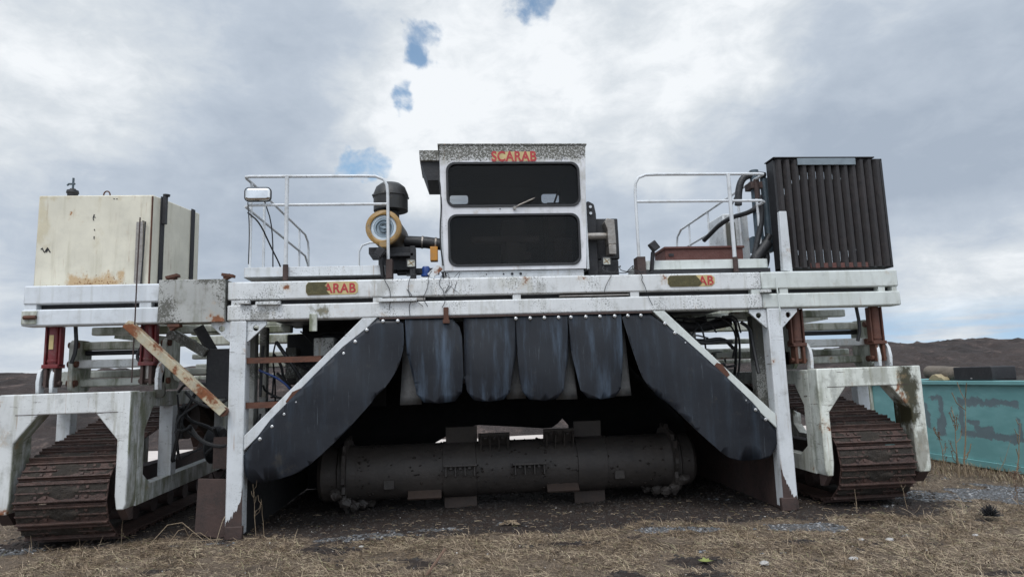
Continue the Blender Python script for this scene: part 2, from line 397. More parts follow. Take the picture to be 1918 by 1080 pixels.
# ------------------------------------------------------------------ ground
def axis(lo, hi, fine_lo, fine_hi, step, grow=1.13):
    a = list(np.arange(fine_lo, fine_hi+1e-6, step)); s_ = step; p = fine_hi
    while p < hi: s_ *= grow; p += s_; a.append(p)
    s_ = step; p = fine_lo
    while p > lo: s_ *= grow; p -= s_; a.insert(0, p)
    return np.array(a)
def gauss(x, y, cx, cy, rx, ry): return np.exp(-(((x-cx)/rx)**2 + ((y-cy)/ry)**2))
def masks(x, y):
    n = fbm(x*1.3+9, y*1.3, 5, .6) - .5; n2 = fbm(x*4+3, y*4+1, 4, .6) - .5
    # churned soil below and just in front of the machine, the shade there painted in too
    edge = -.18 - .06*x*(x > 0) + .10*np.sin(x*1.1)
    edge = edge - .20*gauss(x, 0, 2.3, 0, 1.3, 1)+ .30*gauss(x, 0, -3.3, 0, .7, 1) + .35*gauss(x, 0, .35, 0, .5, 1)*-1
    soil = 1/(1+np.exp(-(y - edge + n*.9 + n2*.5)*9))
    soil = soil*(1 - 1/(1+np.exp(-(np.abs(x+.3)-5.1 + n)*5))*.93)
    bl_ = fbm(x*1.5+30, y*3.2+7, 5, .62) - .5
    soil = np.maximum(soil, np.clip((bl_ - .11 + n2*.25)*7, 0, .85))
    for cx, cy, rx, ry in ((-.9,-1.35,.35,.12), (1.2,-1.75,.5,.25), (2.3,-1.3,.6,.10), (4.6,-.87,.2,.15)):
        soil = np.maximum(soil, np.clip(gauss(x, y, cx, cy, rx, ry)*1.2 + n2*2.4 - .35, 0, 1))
    grav = 0*x
    for cx, cy, rx, ry, a in ((-1.75,-.22,.7,.12,1), (-.75,-.05,.5,.09,.8), (1.7,-.62,.9,.14,1), (2.6,-.75,.7,.28,1), (1.35,-1.45,.35,.2,.7), (5.4,.35,1.2,.55,1.1), (-5.6,-.05,.7,.16,1.1), (2.0,-1.6,.3,.08,.6), (7.2,.1,.8,.3,.8), (-3.2,-.15,.5,.05,.5)):
        grav = np.maximum(grav, gauss(x, y, cx, cy, rx, ry)*a)
    grav = np.clip((grav + n2*1.6 + n*.8 - .42)*2.6, 0, 1)
    far = 1/(1+np.exp(-(y-5.5)*2))
    grav = np.maximum(grav, far*.6)
    straw = np.clip((1-soil)*(1-grav) + n2*.3*(1-soil), 0, 1)*(1-far*.8)
    return soil, grav, straw
def height(x, y, soil, grav):
    near = np.exp(-np.maximum(0, y-4)/2.0)
    h = (fbm(x*.8, y*.8, 3)-.5)*.07 + (fbm(x*5, y*5, 4)-.5)*.035 + (fbm(x*19, y*19, 3)-.5)*.022*(soil*.9+.35)
    h = h*near*(1-.55*grav)
    # stay low under tracks and side plates
    return h - .012
gx = axis(-400, 400, -7, 8.4, .045, 1.12); gy = axis(-60, 700, -3.2, 2.6, .045, 1.10)
GX, GY = np.meshgrid(gx, gy, indexing='ij')
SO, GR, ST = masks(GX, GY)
GZ = height(GX, GY, SO, GR)
def grid_mesh(name, X_, Y_, Z_, mat):
    nx, ny = X_.shape
    co = np.stack([X_, Y_, Z_], -1).reshape(-1, 3)
    i = np.arange(nx*ny).reshape(nx, ny)
    f = np.stack([i[:-1,:-1], i[1:,:-1], i[1:,1:], i[:-1,1:]], -1).reshape(-1, 4)
    return np_mesh(name, co, f, mat, True)
def np_mesh(name, co, f, mat, smooth=False):
    me = bpy.data.meshes.new(name); me.vertices.add(len(co)); me.vertices.foreach_set('co', co.astype(np.float32).ravel())
    k = f.shape[1]
    me.loops.add(f.size); me.loops.foreach_set('vertex_index', f.astype(np.int32).ravel())
    me.polygons.add(len(f)); me.polygons.foreach_set('loop_start', np.arange(0, f.size, k, dtype=np.int32)); me.polygons.foreach_set('loop_total', np.full(len(f), k, np.int32))
    if smooth: me.polygons.foreach_set('use_smooth', np.ones(len(f), bool))
    me.update(calc_edges=True); me.validate(); me.materials.append(mat)
    o = bpy.data.objects.new(name, me); C.objects.link(o); return o
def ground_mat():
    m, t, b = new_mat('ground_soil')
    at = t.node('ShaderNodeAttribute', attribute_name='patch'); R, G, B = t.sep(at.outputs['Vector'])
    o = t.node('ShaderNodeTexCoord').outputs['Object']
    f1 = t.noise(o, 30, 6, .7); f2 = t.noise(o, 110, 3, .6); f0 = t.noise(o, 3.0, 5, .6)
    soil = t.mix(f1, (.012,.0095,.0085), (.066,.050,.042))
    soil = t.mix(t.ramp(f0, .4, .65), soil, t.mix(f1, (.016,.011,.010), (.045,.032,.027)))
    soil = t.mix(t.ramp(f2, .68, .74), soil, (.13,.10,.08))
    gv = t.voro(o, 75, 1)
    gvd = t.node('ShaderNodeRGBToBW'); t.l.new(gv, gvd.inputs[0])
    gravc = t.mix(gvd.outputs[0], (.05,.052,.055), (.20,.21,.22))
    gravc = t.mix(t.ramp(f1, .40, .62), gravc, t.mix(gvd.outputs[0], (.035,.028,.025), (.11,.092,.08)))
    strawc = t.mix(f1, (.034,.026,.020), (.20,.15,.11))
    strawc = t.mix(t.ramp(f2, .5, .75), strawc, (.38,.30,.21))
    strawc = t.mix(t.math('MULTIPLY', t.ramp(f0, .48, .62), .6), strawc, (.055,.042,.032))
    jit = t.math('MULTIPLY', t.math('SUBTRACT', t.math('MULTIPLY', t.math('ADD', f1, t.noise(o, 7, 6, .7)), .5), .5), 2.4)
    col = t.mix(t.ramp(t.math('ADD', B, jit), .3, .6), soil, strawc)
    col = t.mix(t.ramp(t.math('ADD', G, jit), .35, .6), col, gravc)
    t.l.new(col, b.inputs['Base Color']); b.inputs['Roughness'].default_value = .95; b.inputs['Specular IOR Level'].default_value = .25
    bump(t, b, t.math('ADD', f1, t.math('MULTIPLY', f2, .5)), .9, .02)
    return m
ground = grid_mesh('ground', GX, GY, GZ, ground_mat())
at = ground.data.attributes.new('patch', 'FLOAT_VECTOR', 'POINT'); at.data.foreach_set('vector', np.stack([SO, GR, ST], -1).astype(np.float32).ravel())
tag(ground, kind='structure')
def gz(x, y):
    x = np.atleast_1d(np.asarray(x, float)); y = np.atleast_1d(np.asarray(y, float)); s_, g_, _ = masks(x, y); return height(x, y, s_, g_)

# straw: thousands of bent dry blades
def blades(n, xr, yr, seed, lmin, lmax, wid, up, thr=.35):
    r = np.random.RandomState(seed)
    x = r.uniform(*xr, n); y = r.uniform(*yr, n)
    _, _, st = masks(x, y); clump = fbm(x*3.1+40, y*3.1, 4)
    k = (st*(.0+1.75*clump) > thr + r.rand(n)*.45); x, y = x[k], y[k]; n = len(x); z = gz(x, y)
    L = r.uniform(lmin, lmax, n)*(.6+.9*fbm(x*2+11, y*2, 3)); a = r.uniform(0, 2*np.pi, n); e_ = np.abs(r.normal(0, 1, n))*up
    e_ = np.clip(e_, .03, 1.3); bend = r.normal(0, .7, n); W = wid*r.uniform(.6, 1.4, n)
    pts = []; px, py, pz = x.copy(), y.copy(), z-.004
    for i in range(4):
        pts.append((px.copy(), py.copy(), pz.copy(), a.copy()))
        px = px+np.cos(a)*np.cos(e_)*L/3; py = py+np.sin(a)*np.cos(e_)*L/3; pz = pz+np.sin(e_)*L/3
        a = a+bend*.5; e_ = e_-.35*np.abs(r.normal(0, 1, n))
        pz = np.maximum(pz, z+.002)
    co = []
    for i, (qx, qy, qz, qa) in enumerate(pts):
        ww = W*(1, .9, .7, .25)[i]
        co.append(np.stack([qx-np.sin(qa)*ww/2, qy+np.cos(qa)*ww/2, qz], -1)); co.append(np.stack([qx+np.sin(qa)*ww/2, qy-np.cos(qa)*ww/2, qz+ww*.4], -1))
    co = np.stack(co, 1).reshape(-1, 3); b = (np.arange(n)*8)[:, None]
    f = np.concatenate([b+np.array([[0,1,3,2]])+2*i for i in range(3)], 0)
    return co, f
def straw_mat():
    m, t, b = new_mat('dry_straw')
    rnd = t.node('ShaderNodeNewGeometry').outputs['Random Per Island']
    o = t.node('ShaderNodeTexCoord').outputs['Object']
    cr = t.node('ShaderNodeValToRGB'); t.l.new(rnd, cr.inputs[0]); els = cr.color_ramp.elements
    els[0].color = (.07,.048,.034,1); els[1].color = (.60,.50,.35,1)
    for p, c in ((.3,(.17,.122,.082)), (.6,(.33,.25,.17)), (.88,(.50,.40,.275)), (.97,(.20,.20,.09))):
        e_ = els.new(p); e_.color = (*c, 1)
    col = t.mix(t.ramp(t.noise(o, 2.4, 6, .7), .38, .66), cr.outputs[0], (.40,.33,.25), 'MULTIPLY')
    col = t.mix(.75, cr.outputs[0], col)
    t.l.new(col, b.inputs['Base Color']); b.inputs['Roughness'].default_value = .7
    return m
parts_ = [blades(190000, (-4.6, 5.4), (-3.1, .3), 1, .03, .085, .0036, .30, .30), blades(34000, (-7, 8), (-.8, 3.2), 2, .03, .09, .005, .4, .3),
          blades(14000, (-6, 6.5), (-3.1, .2), 5, .07, .17, .0042, .6, .35)]
r_x = np.random.RandomState(44); n_ = 2600; x_ = r_x.uniform(-5, 5, n_); y_ = r_x.uniform(-.4, 1.6, n_)**1.0; kk = r_x.rand(n_) < np.exp(-np.maximum(0, y_)*1.3); x_, y_ = x_[kk], y_[kk]; n_ = len(x_)
z_ = gz(x_, y_)+.006; a_ = r_x.uniform(0, 6.28, n_); L_ = r_x.uniform(.02, .09, n_); cc = []
for i_ in range(4): q_ = a_+.25*i_; cc += [np.stack([x_+np.cos(q_)*L_*i_/3-np.sin(q_)*.0015, y_+np.sin(q_)*L_*i_/3+np.cos(q_)*.0015, z_+.004*np.sin(i_)], -1), np.stack([x_+np.cos(q_)*L_*i_/3+np.sin(q_)*.0015, y_+np.sin(q_)*L_*i_/3-np.cos(q_)*.0015, z_+.004*np.sin(i_)+.002], -1)]
b_ = (np.arange(n_)*8)[:, None]; parts_.append((np.stack(cc, 1).reshape(-1, 3), np.concatenate([b_+np.array([[0,1,3,2]])+2*i_ for i_ in range(3)], 0)))
off = 0; cs = []; fs = []
for c_, f_ in parts_: cs.append(c_); fs.append(f_+off); off += len(c_)
grass = np_mesh('dry_grass', np.concatenate(cs), np.concatenate(fs), straw_mat())
tag(grass, 'matted dry straw coloured grass over the soil in front of the machine', 'grass', kind='stuff')

# gravel, clods
def pebbles(n, xr, yr, seed, which, smin, smax, thr, flat=.6):
    r = np.random.RandomState(seed); x = r.uniform(*xr, n); y = r.uniform(*yr, n); s_, g_, st = masks(x, y)
    mk = {'g': g_, 's': s_, 'a': np.ones(n)*.6}[which]; k = mk > thr + r.rand(n)*.3; x, y = x[k], y[k]; n = len(x); z = gz(x, y)
    S = smin + (smax-smin)*r.rand(n)**3
    base = np.array([[1,0,0],[0,1,0],[-1,0,0],[0,-1,0],[.6,.6,.6],[-.6,.55,.65],[-.55,-.6,.6],[.6,-.55,.6],[0,0,.95]])
    base = base[None] * r.uniform(.6, 1.2, (n, 9, 1)) + r.uniform(-.12, .12, (n, 9, 3))
    a = r.uniform(0, 6.28, n); ca, sa = np.cos(a)[:, None], np.sin(a)[:, None]
    co = np.stack([base[...,0]*ca-base[...,1]*sa*.8, base[...,0]*sa+base[...,1]*ca*.8, base[...,2]*flat], -1)*S[:, None, None] + np.stack([x, y, z-.1*S], -1)[:, None, :]
    tri = np.array([[0,1,4],[1,5,4],[1,2,5],[2,6,5],[2,3,6],[3,7,6],[3,0,7],[0,4,7],[4,5,8],[5,6,8],[6,7,8],[7,4,8]])
    f = (np.arange(n)*9)[:, None, None] + tri[None]
    return co.reshape(-1, 3), f.reshape(-1, 3)
def isl_mat(name, stops, rough=.9):
    m, t, b = new_mat(name); rnd = t.node('ShaderNodeNewGeometry').outputs['Random Per Island']
    cr = t.node('ShaderNodeValToRGB'); t.l.new(rnd, cr.inputs[0]); els = cr.color_ramp.elements
    els[0].position = stops[0][0]; els[0].color = (*stops[0][1], 1); els[1].position = stops[-1][0]; els[1].color = (*stops[-1][1], 1)
    for p, c in stops[1:-1]: e_ = els.new(p); e_.color = (*c, 1)
    o = t.node('ShaderNodeTexCoord').outputs['Object']
    t.l.new(t.mix(t.ramp(t.noise(o, 60, 4), .3, .7), cr.outputs[0], t.mix(.5, cr.outputs[0], (.05,.045,.04))), b.inputs['Base Color']); b.inputs['Roughness'].default_value = rough
    return m
c_, f_ = pebbles(80000, (-6.5, 8), (-2.8, 1.6), 11, 'g', .004, .024, .25)
gravel = np_mesh('gravel', c_, f_, isl_mat('gravel_stone', [(0,(.07,.075,.08)), (.5,(.17,.18,.19)), (.9,(.28,.29,.31)), (1,(.5,.48,.46))]))
tag(gravel, 'blue grey crushed stone showing between the straw and the soil', 'gravel', kind='stuff')
c_, f_ = pebbles(42000, (-5.5, 5.5), (-2.9, 2.6), 12, 's', .003, .030, .35, .7)
c2, f2_ = pebbles(2600, (-5.5, 6.5), (-2.9, 1.2), 13, 'a', .004, .013, .2, .6)
clod = np_mesh('soil_clods', c_, f_, isl_mat('soil_clod', [(0,(.010,.008,.0075)), (.7,(.026,.020,.017)), (.95,(.045,.034,.028)), (1,(.14,.10,.075))]))
tag(clod, 'dark crumbly clods of soil churned up below the machine', 'soil', kind='stuff')
chips = np_mesh('pale_chips', c2, f2_, isl_mat('pale_chip', [(0,(.12,.09,.06)), (.6,(.25,.20,.15)), (.9,(.5,.46,.42)), (1,(.75,.74,.72))]))
tag(chips, 'pale wood chips, shells and small stones scattered on the ground', 'debris', kind='stuff')

# concrete pad beyond, and the long compost heaps
m, t, b = new_mat('pale_concrete'); o_ = t.node('ShaderNodeTexCoord').outputs['Object']
t.l.new(t.mix(t.noise(o_, .8, 6, .7), (.40,.34,.30), (.66,.60,.55)), b.inputs['Base Color']); b.inputs['Roughness'].default_value = .9
pad = MB().add([(-70, 6.0, .012), (-9, 6.9, .012), (1, 8.7, .012), (70, 10.5, .012), (70, 22, .012), (-70, 22, .012)], [(0,1,2,3,4,5)]).build('concrete_pad', m)
tag(pad, kind='structure')
hx = np.linspace(-75, 85, 460); hy = np.linspace(0, 1, 90)
HX, HT = np.meshgrid(hx, hy, indexing='ij')
base0 = 10.55 + (fbm(HX*.35, HX*0+3, 3)-.5)*1.6
HY = base0 + HT*17
crest = 2.42 + (fbm(HX*.13+2, HX*0, 4)-.5)*.75 + .10*np.sin(HX*.21) + .002*HX
crest += .12*np.exp(-((HX-19.5)/3.5)**2) - .1*np.exp(-((HX-15)/2)**2)
prof = np.clip(np.sin(np.clip(HT*1.55, 0, 1)*math.pi/2), 0, 1)**.85 * (1-np.clip((HT-.72)/.28, 0, 1)**2)
HZ = crest*prof + ((fbm(HX*1.1, HY*1.1, 5, .6)-.5)*.55 + (fbm(HX*5, HY*5, 3)-.5)*.28)*np.clip(prof*2, 0, 1) - .04
def heap_mat():
    m, t, b = new_mat('compost'); o = t.node('ShaderNodeTexCoord').outputs['Object']
    f0 = t.noise(t.mapping(o, (1,1,3)), .9, 6, .65, .4); f1 = t.noise(o, 7, 8, .72)
    col = t.mix(f1, (.010,.0075,.007), (.082,.058,.050))
    col = t.mix(t.math('MULTIPLY', t.ramp(f0, .5, .66), t.ramp(f1, .35, .6)), col, (.14,.10,.085))
    col = t.mix(t.ramp(t.noise(o, .5, 4), .5, .62), col, t.mix(.6, col, (.012,.009,.008)))
    col = t.mix(t.ramp(f1, .70, .76), col, (.25,.18,.14))
    t.l.new(col, b.inputs['Base Color']); b.inputs['Roughness'].default_value = .95
    bump(t, b, f1, 1.0, .15)
    return m
hill = grid_mesh('hill', HX, HY, HZ, heap_mat()); tag(hill, kind='structure')

# ================================================================== the machine
R = empty('windrow_turner', (0, 0, 0))
tag(R, 'huge weathered white compost turner on tracks with black rubber flaps and a high cab', 'windrow turner')
ZT, ZM1, ZM2, ZB = 2.668, 2.468, 2.415, 2.245
# front frame: two box beams one above the other
def beam(name, x0, x1, z0, z1, y0, y1, mat, bev=.016): return MB().box(x0, x1, y0, y1, z0, z1).build(name, mat, R, bev)
beam('upper_beam', -5.20, -3.826, ZM1, ZT, 0, .2, WCLEAN)
beam('lower_beam', -5.21, -3.826, ZB-.005, ZM2, 0, .2, WCLEAN)
beam('upper_beam', -3.12, 2.87, ZM1, ZT, 0, .2, WSPECK)
beam('lower_beam', -3.12, 2.87, ZB, ZM2, 0, .2, WSPECK)
beam('upper_beam', 2.874, 4.55, ZM1, ZT, 0, .2, WRIGHT)
beam('lower_beam', 2.874, 4.56, ZB, ZM2, 0, .2, WRIGHT)
for x, wd, mt in ((-5.13,.12,WCLEAN), (-3.97,.12,WCLEAN), (-3.03,.10,WSPECK), (-1.52,.10,WSPECK), (.02,.09,WSPECK), (1.37,.10,WSPECK), (2.80,.10,WRIGHT), (3.14,.10,WRIGHT), (4.34,.08,WRIGHT), (4.50,.06,WRIGHT)):
    MB().box(x-wd/2, x+wd/2, .012, .19, ZM2-.002, ZM1+.002).build('spacer_block', mt, R)
MB().box(-5.15, 4.5, .10, .12, ZM2-.02, ZM1+.02).build('gap_filler', BLACK, R)  # dark filler added so that the gap between the beams looks dark
# cover plate over the beam joint
cp = MB().box(-3.822, -3.135, -.03, .21, 2.235, 2.70).build('cover_plate', WGREY, R, .006); tag(cp, 'grey weathered plate wrapped over the beam joint')
for x, z, a in ((-3.70, 2.735, .5), (-3.12, 2.745, -.3), (-3.66, 2.21, 0)):
    MB().bar((x-.06, .02, z-.02*a), (x+.06, .02, z+.04*a), .09, .03).bar((x-.04,.02,z-.04), (x+.03,.02,z+.0), .07, .035).build('rusty_tab', RUST, R)
for x, z, w_ in ((-2.68, 2.425, .26), (-2.93, 2.44, .12), (2.90, 2.44, .12), (-1.3, 2.43, .42)):
    MB().box(x-w_/2, x+w_/2, -.05, .0, z-.018, z+.018).build('step_bracket', WSPECK, R, .004)
MB().box(-2.245, -2.165, -.03, .0, 2.11, 2.30).build('hanger_lug', WALG, R, .004)
MB().box(-.80, -.745, -.045, .03, 2.16, 2.335).box(-.81, -.735, -.05, -.02, 2.16, 2.20).build('rusty_tab', RUST, R)
MB().box(-5.20, -5.05, -.012, 0, 2.26, 2.40).build('end_patch', WALG, R, .004)
MB().lathe([(0,.022),(.12,.022)], (-5.17, -.02, 2.33), (1,0,0), 8).build('hook_pin', RUST, R)
# rear frame, cross members
Y2 = 3.1
for x0, x1 in ((-5.2, 4.55),):
    beam('rear_upper_beam', x0, x1, ZM1, ZT, Y2, Y2+.2, WALG); beam('rear_lower_beam', x0, x1, 2.19, 2.33, Y2, Y2+.2, WALG)
for x in (-5.1, -3.9, 3.2, 4.46):
    beam('side_rail', x-.07, x+.07, 2.47, 2.65, .205, Y2-.005, WALG)
for s in (-1, 1):
    def mx(a, b): return (a, b) if s < 0 else (-b-.55, -a-.55)
    for (xa, xb), z0, z1, y, mt in ((mx(-5.0,-3.45),2.205,2.30,.95,WALG), (mx(-5.0,-4.12),2.01,2.105,.62,WALG), (mx(-5.0,-4.05),1.955,2.005,.66,BLACK), (mx(-5.0,-4.1),1.80,1.895,.50,WARCH),
                           (mx(-5.0,-3.2),1.70,1.785,.95,WALG), (mx(-5.0,-4.05),1.595,1.685,.60,WALG), (mx(-4.2,-2.95),1.93,2.0,1.9,WALG), (mx(-4.3,-2.95),2.27,2.38,2.1,WALG), (mx(-4.3,-2.95),1.80,1.88,2.3,WALG), (mx(-4.6,-2.95),1.66,1.72,2.5,WALG)):
        beam('lift_crossbar', xa, xb, z0, z1, y, y+.12, mt)
    a_, b_ = mx(-4.9, -3.95) if s < 0 else (3.45, 4.4)
    za, zb = (2.24, 2.10) if s < 0 else (2.12, 2.25)
    MB().bar((a_, 1.35, za), (b_, 1.35, zb), .10, .10).build('slanted_brace', WALG, R)
    for x in (a_-.02, b_+.02):
        MB().prism(rrect(.42, .80, 1.54, 2.12, .08), x-.022, x+.022, 'yz').build('arm_plate', WALG, R)
        for z in (2.06, 1.85, 1.64): MB().lathe([(-.05,.035),(.05,.035)], (x, .47, z), (1,0,0), 12).build('pivot_pin', RUST, R)
    for x in (a_-.15, b_+.14): MB().lathe([(-.07,.075),(.07,.075)], (x, .62, 1.70), (0,1,0), 18).build('pivot_boss', WALG, R, .006)
# posts, gussets, sloping braces
for s in (-1, 1):
    px = 3.0*s
    post = MB().box(px-.085, px+.085, .0, .17, .02, ZB-.002).build('post', WHITE, R, .012)
    MB().box(px-.06+.02*s*-1, px+.06, .42, .56, .3, 2.2).build('inner_post', WGREY, R, .01)
    for q in (-1, 1):
        a = px + q*.088
        outer = [(a, 2.238), (a+q*.2, 2.238), (a+q*.2, 2.20), (a+q*.01, 2.02), (a, 2.02)]
        hole = circ(a+q*.09, 2.165, .033, 14)
        if q < 0: outer = outer[::-1]
        MB().prism([outer, hole], .03, .06).build('gusset', WHITE, R, .003)
    # torn rusty foot of the post
    jr = random.Random(int(px*7)+40); zt = [(.20+.30*k/8+jr.uniform(-.05,.05)) for k in range(9)]; zt = zt if s > 0 else zt[::1]
    MB().prism([(px-.086,.0),(px+.086,.0)]+[(px+.086-.172*k/26, (.52-.40*(k/26)**.5 if s < 0 else .12+.38*(k/26)**2.2)+jr.uniform(-.035,.035)) for k in range(27)], -.0035, .001).build('rusty_foot', RUSTD, R)
br = MB().prism([(-2.912, 1.03), (-1.685, ZB-.003), (-1.525, ZB-.003), (-2.912, .875)], .0, .12).build('sloping_brace', WHITE, R, .008)
br2 = MB().prism([(2.912, 1.04), (1.70, ZB-.003), (1.565, ZB-.003), (2.912, .885)], .0, .12).build('sloping_brace', WRIGHT, R, .008)
for pts in ([(-2.49,1.37),(-2.42,1.47),(-2.30,1.52),(-2.24,1.565),(-2.22,1.535),(-2.32,1.44),(-2.38,1.375),(-2.46,1.34)],):
    MB().prism(pts, -.003, .001).build('rust_patch', RUST, R)
MB().prism([(2.41,1.50),(2.33,1.62),(2.27,1.64),(2.22,1.59),(2.30,1.50),(2.34,1.44)], -.003, .001).build('rust_patch', RUST, R)
# step rungs in the left triangle
for x1, z in ((-2.13, 1.835), (-2.57, 1.36)):
    MB().box(-2.915, x1, .04, .05, z-.05, z+.012).box(-2.915, x1, .05, .12, z+.002, z+.012).build('step_rung', RUST, R)
# rusty diagonal strut outside the left post
rb = MB().bar((-4.11, -.05, 2.235), (-3.10, -.05, 1.28), .09, .115, (0,1,0)).build('rusty_strut', RUSTW, R, .006)
child(MB().lathe([(-.03,.05),(.03,.05)], (-3.11, -.06, 1.29), (0,1,0), 12).build('pin', RUST), rb)
MB().tube([(-4.03,-.06,3.38), (-4.03,-.07,2.75), (-4.03,-.07,2.3), (-4.04,-.06,1.62)], .007, 6).build('cable', RUSTD, R)
# soil deflector plates and side walls of the tunnel
MB().prism([(-3.42,.04),(-3.40,.60),(-3.10,.58),(-3.10,.0),(-3.20,-.01)], .10, .13).build('deflector_plate', RUSTD, R, .003)
MB().prism([(-3.36,.66),(-3.36,1.0),(-3.10,1.0),(-3.10,.66)], .40, .42).build('deflector_plate', RUSTD, R)
for s in (-1, 1):
    x = 2.93*s
    MB().prism([(.06,.0),(.06,.90),(3.1,.86),(3.1,.02)], x-.012, x+.012, 'yz').build('tunnel_side_wall', RUSTD if s > 0 else HOOD, R)
MB().box(2.88, 3.05, -.03, .03, -.01, .13).build('wall_shoe', RUSTD, R, .008)
MB().box(-3.07, -2.90, -.03, .03, -.01, .12).build('wall_shoe', RUSTD, R, .008)
# hood over the drum, follows the sloping braces
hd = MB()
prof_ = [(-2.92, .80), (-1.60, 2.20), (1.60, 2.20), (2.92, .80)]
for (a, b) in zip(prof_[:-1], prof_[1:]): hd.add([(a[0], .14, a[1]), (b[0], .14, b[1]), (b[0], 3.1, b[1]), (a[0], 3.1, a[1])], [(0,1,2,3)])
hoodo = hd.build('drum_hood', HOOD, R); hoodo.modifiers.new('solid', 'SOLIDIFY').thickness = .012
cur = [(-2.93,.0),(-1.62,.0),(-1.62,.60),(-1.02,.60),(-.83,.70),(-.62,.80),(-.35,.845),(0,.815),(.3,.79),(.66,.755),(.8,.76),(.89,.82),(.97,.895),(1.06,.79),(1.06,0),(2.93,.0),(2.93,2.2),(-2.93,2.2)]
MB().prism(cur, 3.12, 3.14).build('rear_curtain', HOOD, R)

# rubber flaps at the front of the tunnel
def flap(name, outline, y, mat=RUBBER, bulge=.10, th=.014, parent=R):
    """a sheet cut to an outline; hangs from its top and bellies towards the front, lower edge tucked back"""
    import bmesh
    bm = bmesh.new(); vs = [bm.verts.new((p[0], 0, p[1])) for p in outline]; f = bm.faces.new(vs)
    zs = [p[1] for p in outline]; xs = [p[0] for p in outline]; z0, z1 = min(zs), max(zs); x0, x1 = min(xs), max(xs)
    bmesh.ops.triangulate(bm, faces=[f])
    for k in range(3, 30):
        z = z0 + (z1-z0)*k/30; g_ = bm.verts[:]+bm.edges[:]+bm.faces[:]
        bmesh.ops.bisect_plane(bm, geom=g_, plane_co=(0,0,z), plane_no=(0,0,1))
    nx_ = max(2, int((x1-x0)/.1))
    for k in range(1, nx_):
        x = x0 + (x1-x0)*k/nx_; g_ = bm.verts[:]+bm.edges[:]+bm.faces[:]
        bmesh.ops.bisect_plane(bm, geom=g_, plane_co=(x,0,0), plane_no=(1,0,0))
    for v_ in bm.verts:
        t_ = (z1-v_.co.z)/(z1-z0); u_ = (v_.co.x-x0)/(x1-x0)*2-1
        wv_ = .018*math.sin(v_.co.x*5+1)*t_ + .006*math.sin(v_.co.z*7+v_.co.x*3)
        v_.co.y = y - bulge*(math.sin(t_*math.pi*.8)*.6*(1-.55*u_*u_)) + bulge*.55*u_*u_*t_ + wv_
    bmesh.ops.recalc_face_normals(bm, faces=bm.faces)
    me = bpy.data.meshes.new(name); bm.to_mesh(me); bm.free(); me.materials.append(mat)
    for p in me.polygons: p.use_smooth = True
    o = bpy.data.objects.new(name, me); C.objects.link(o); o.parent = parent
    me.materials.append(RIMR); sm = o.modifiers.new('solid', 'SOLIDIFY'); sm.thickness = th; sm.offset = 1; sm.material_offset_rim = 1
    return o
def smoothpoly(pts, it=2, keep=()):
    for _ in range(it):
        q = []
        n_ = len(pts)
        for i in range(n_):
            a, b = pts[i], pts[(i+1) % n_]
            q += [(a[0]*.78+b[0]*.22, a[1]*.78+b[1]*.22), (a[0]*.22+b[0]*.78, a[1]*.22+b[1]*.78)]
        pts = q
    return pts
f1 = flap('side_flap', smoothpoly([(-2.885,.535),(-2.93,.90),(-1.60,2.225),(-1.245,2.225),(-1.235,2.0),(-1.25,1.86),(-1.30,1.70),(-1.42,1.50),(-1.56,1.38),(-1.58,1.33),(-1.88,1.01),(-2.18,.74),(-2.36,.62),(-2.62,.555)], 1), .02, bulge=.09)
f2 = flap('side_flap', smoothpoly([(2.93,.90),(2.92,.70),(2.82,.57),(2.70,.55),(2.42,.55),(2.28,.61),(2.02,.84),(1.70,1.18),(1.48,1.38),(1.40,1.50),(1.33,1.72),(1.24,2.05),(1.20,2.225),(1.60,2.225)], 1), .02, bulge=.09)
def tongue(xl, xr, bl, br_, zb, name='front_flap', tl=None, tr=None, cut=False):
    top = 2.225
    pts = [(xl, top)] + ([(xr-.12, top), (xr-.03, top-.10), (xr-.005, top-.2)] if cut else [(xr, top)])
    pts += [(xr+(br_-xr)*.15, top-.45), (br_+.01, zb+.25), (br_-.012, zb+.10), (br_-.085, zb+.012), ((bl+br_)/2, zb-.005), (bl+.085, zb+.012), (bl+.012, zb+.10), (bl-.02, zb+.27), (xl+(bl-xl)*.2, top-.40)]
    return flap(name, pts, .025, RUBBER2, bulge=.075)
FL = [tongue(-1.225, -.60, -1.115, -.61, 1.30, cut=True), tongue(-.582, -.006, -.565, -.08, 1.30), tongue(.0, .585, .04, .51, 1.29), tongue(.592, 1.20, .68, 1.16, 1.285)]
for x0, x1, z in ((-1.30, -1.06, 1.285), (-.62, -.5, 1.5), (-.12, .10, 1.31), (.44, .68, 1.285), (1.10, 1.31, 1.30)):
    flap('under_flap', [(x0+.06, 2.2), (x1-.06, 2.2), (x1, z), (x0, z)][::-1], .15, UNDERR, .02)
# bolts along the edges
bm_ = MB().lathe([(0,.019),(-.008,.019),(-.012,.011)], (0,0,0), (0,1,0), 14).lathe([(-.01,.009),(-.022,.009)], (0,0,0), (0,1,0), 6)
b0 = bm_.build('bolt', BOLTM); used = [False]
def bolt(x, y, z, parent, s=1.0):
    o = b0 if not used[0] else b0.copy()
    if used[0]: C.objects.link(o)
    used[0] = True; o.location = (x, y, z); o.scale = (s, s, s); o.parent = parent
for k in range(10):
    t_ = (k+.45)/10.3; bolt(-2.80+t_*1.27, -.008, .935+t_*1.28, f1)
for k in range(11):
    t_ = (k+.3)/11.2; bolt(1.66+t_*1.22, -.008, 2.13-t_*1.24, f2)
for x in (-.02, .14, .30, .46): bolt(x+.02, -.004, 2.195, FL[2])
for x in (.62, .79, .95, 1.12): bolt(x, -.004, 2.195, FL[3])
for x in (-1.46, -1.3): bolt(x, -.008, 2.20, f1)
for x in (1.27, 1.42): bolt(x, -.008, 2.195, f2)
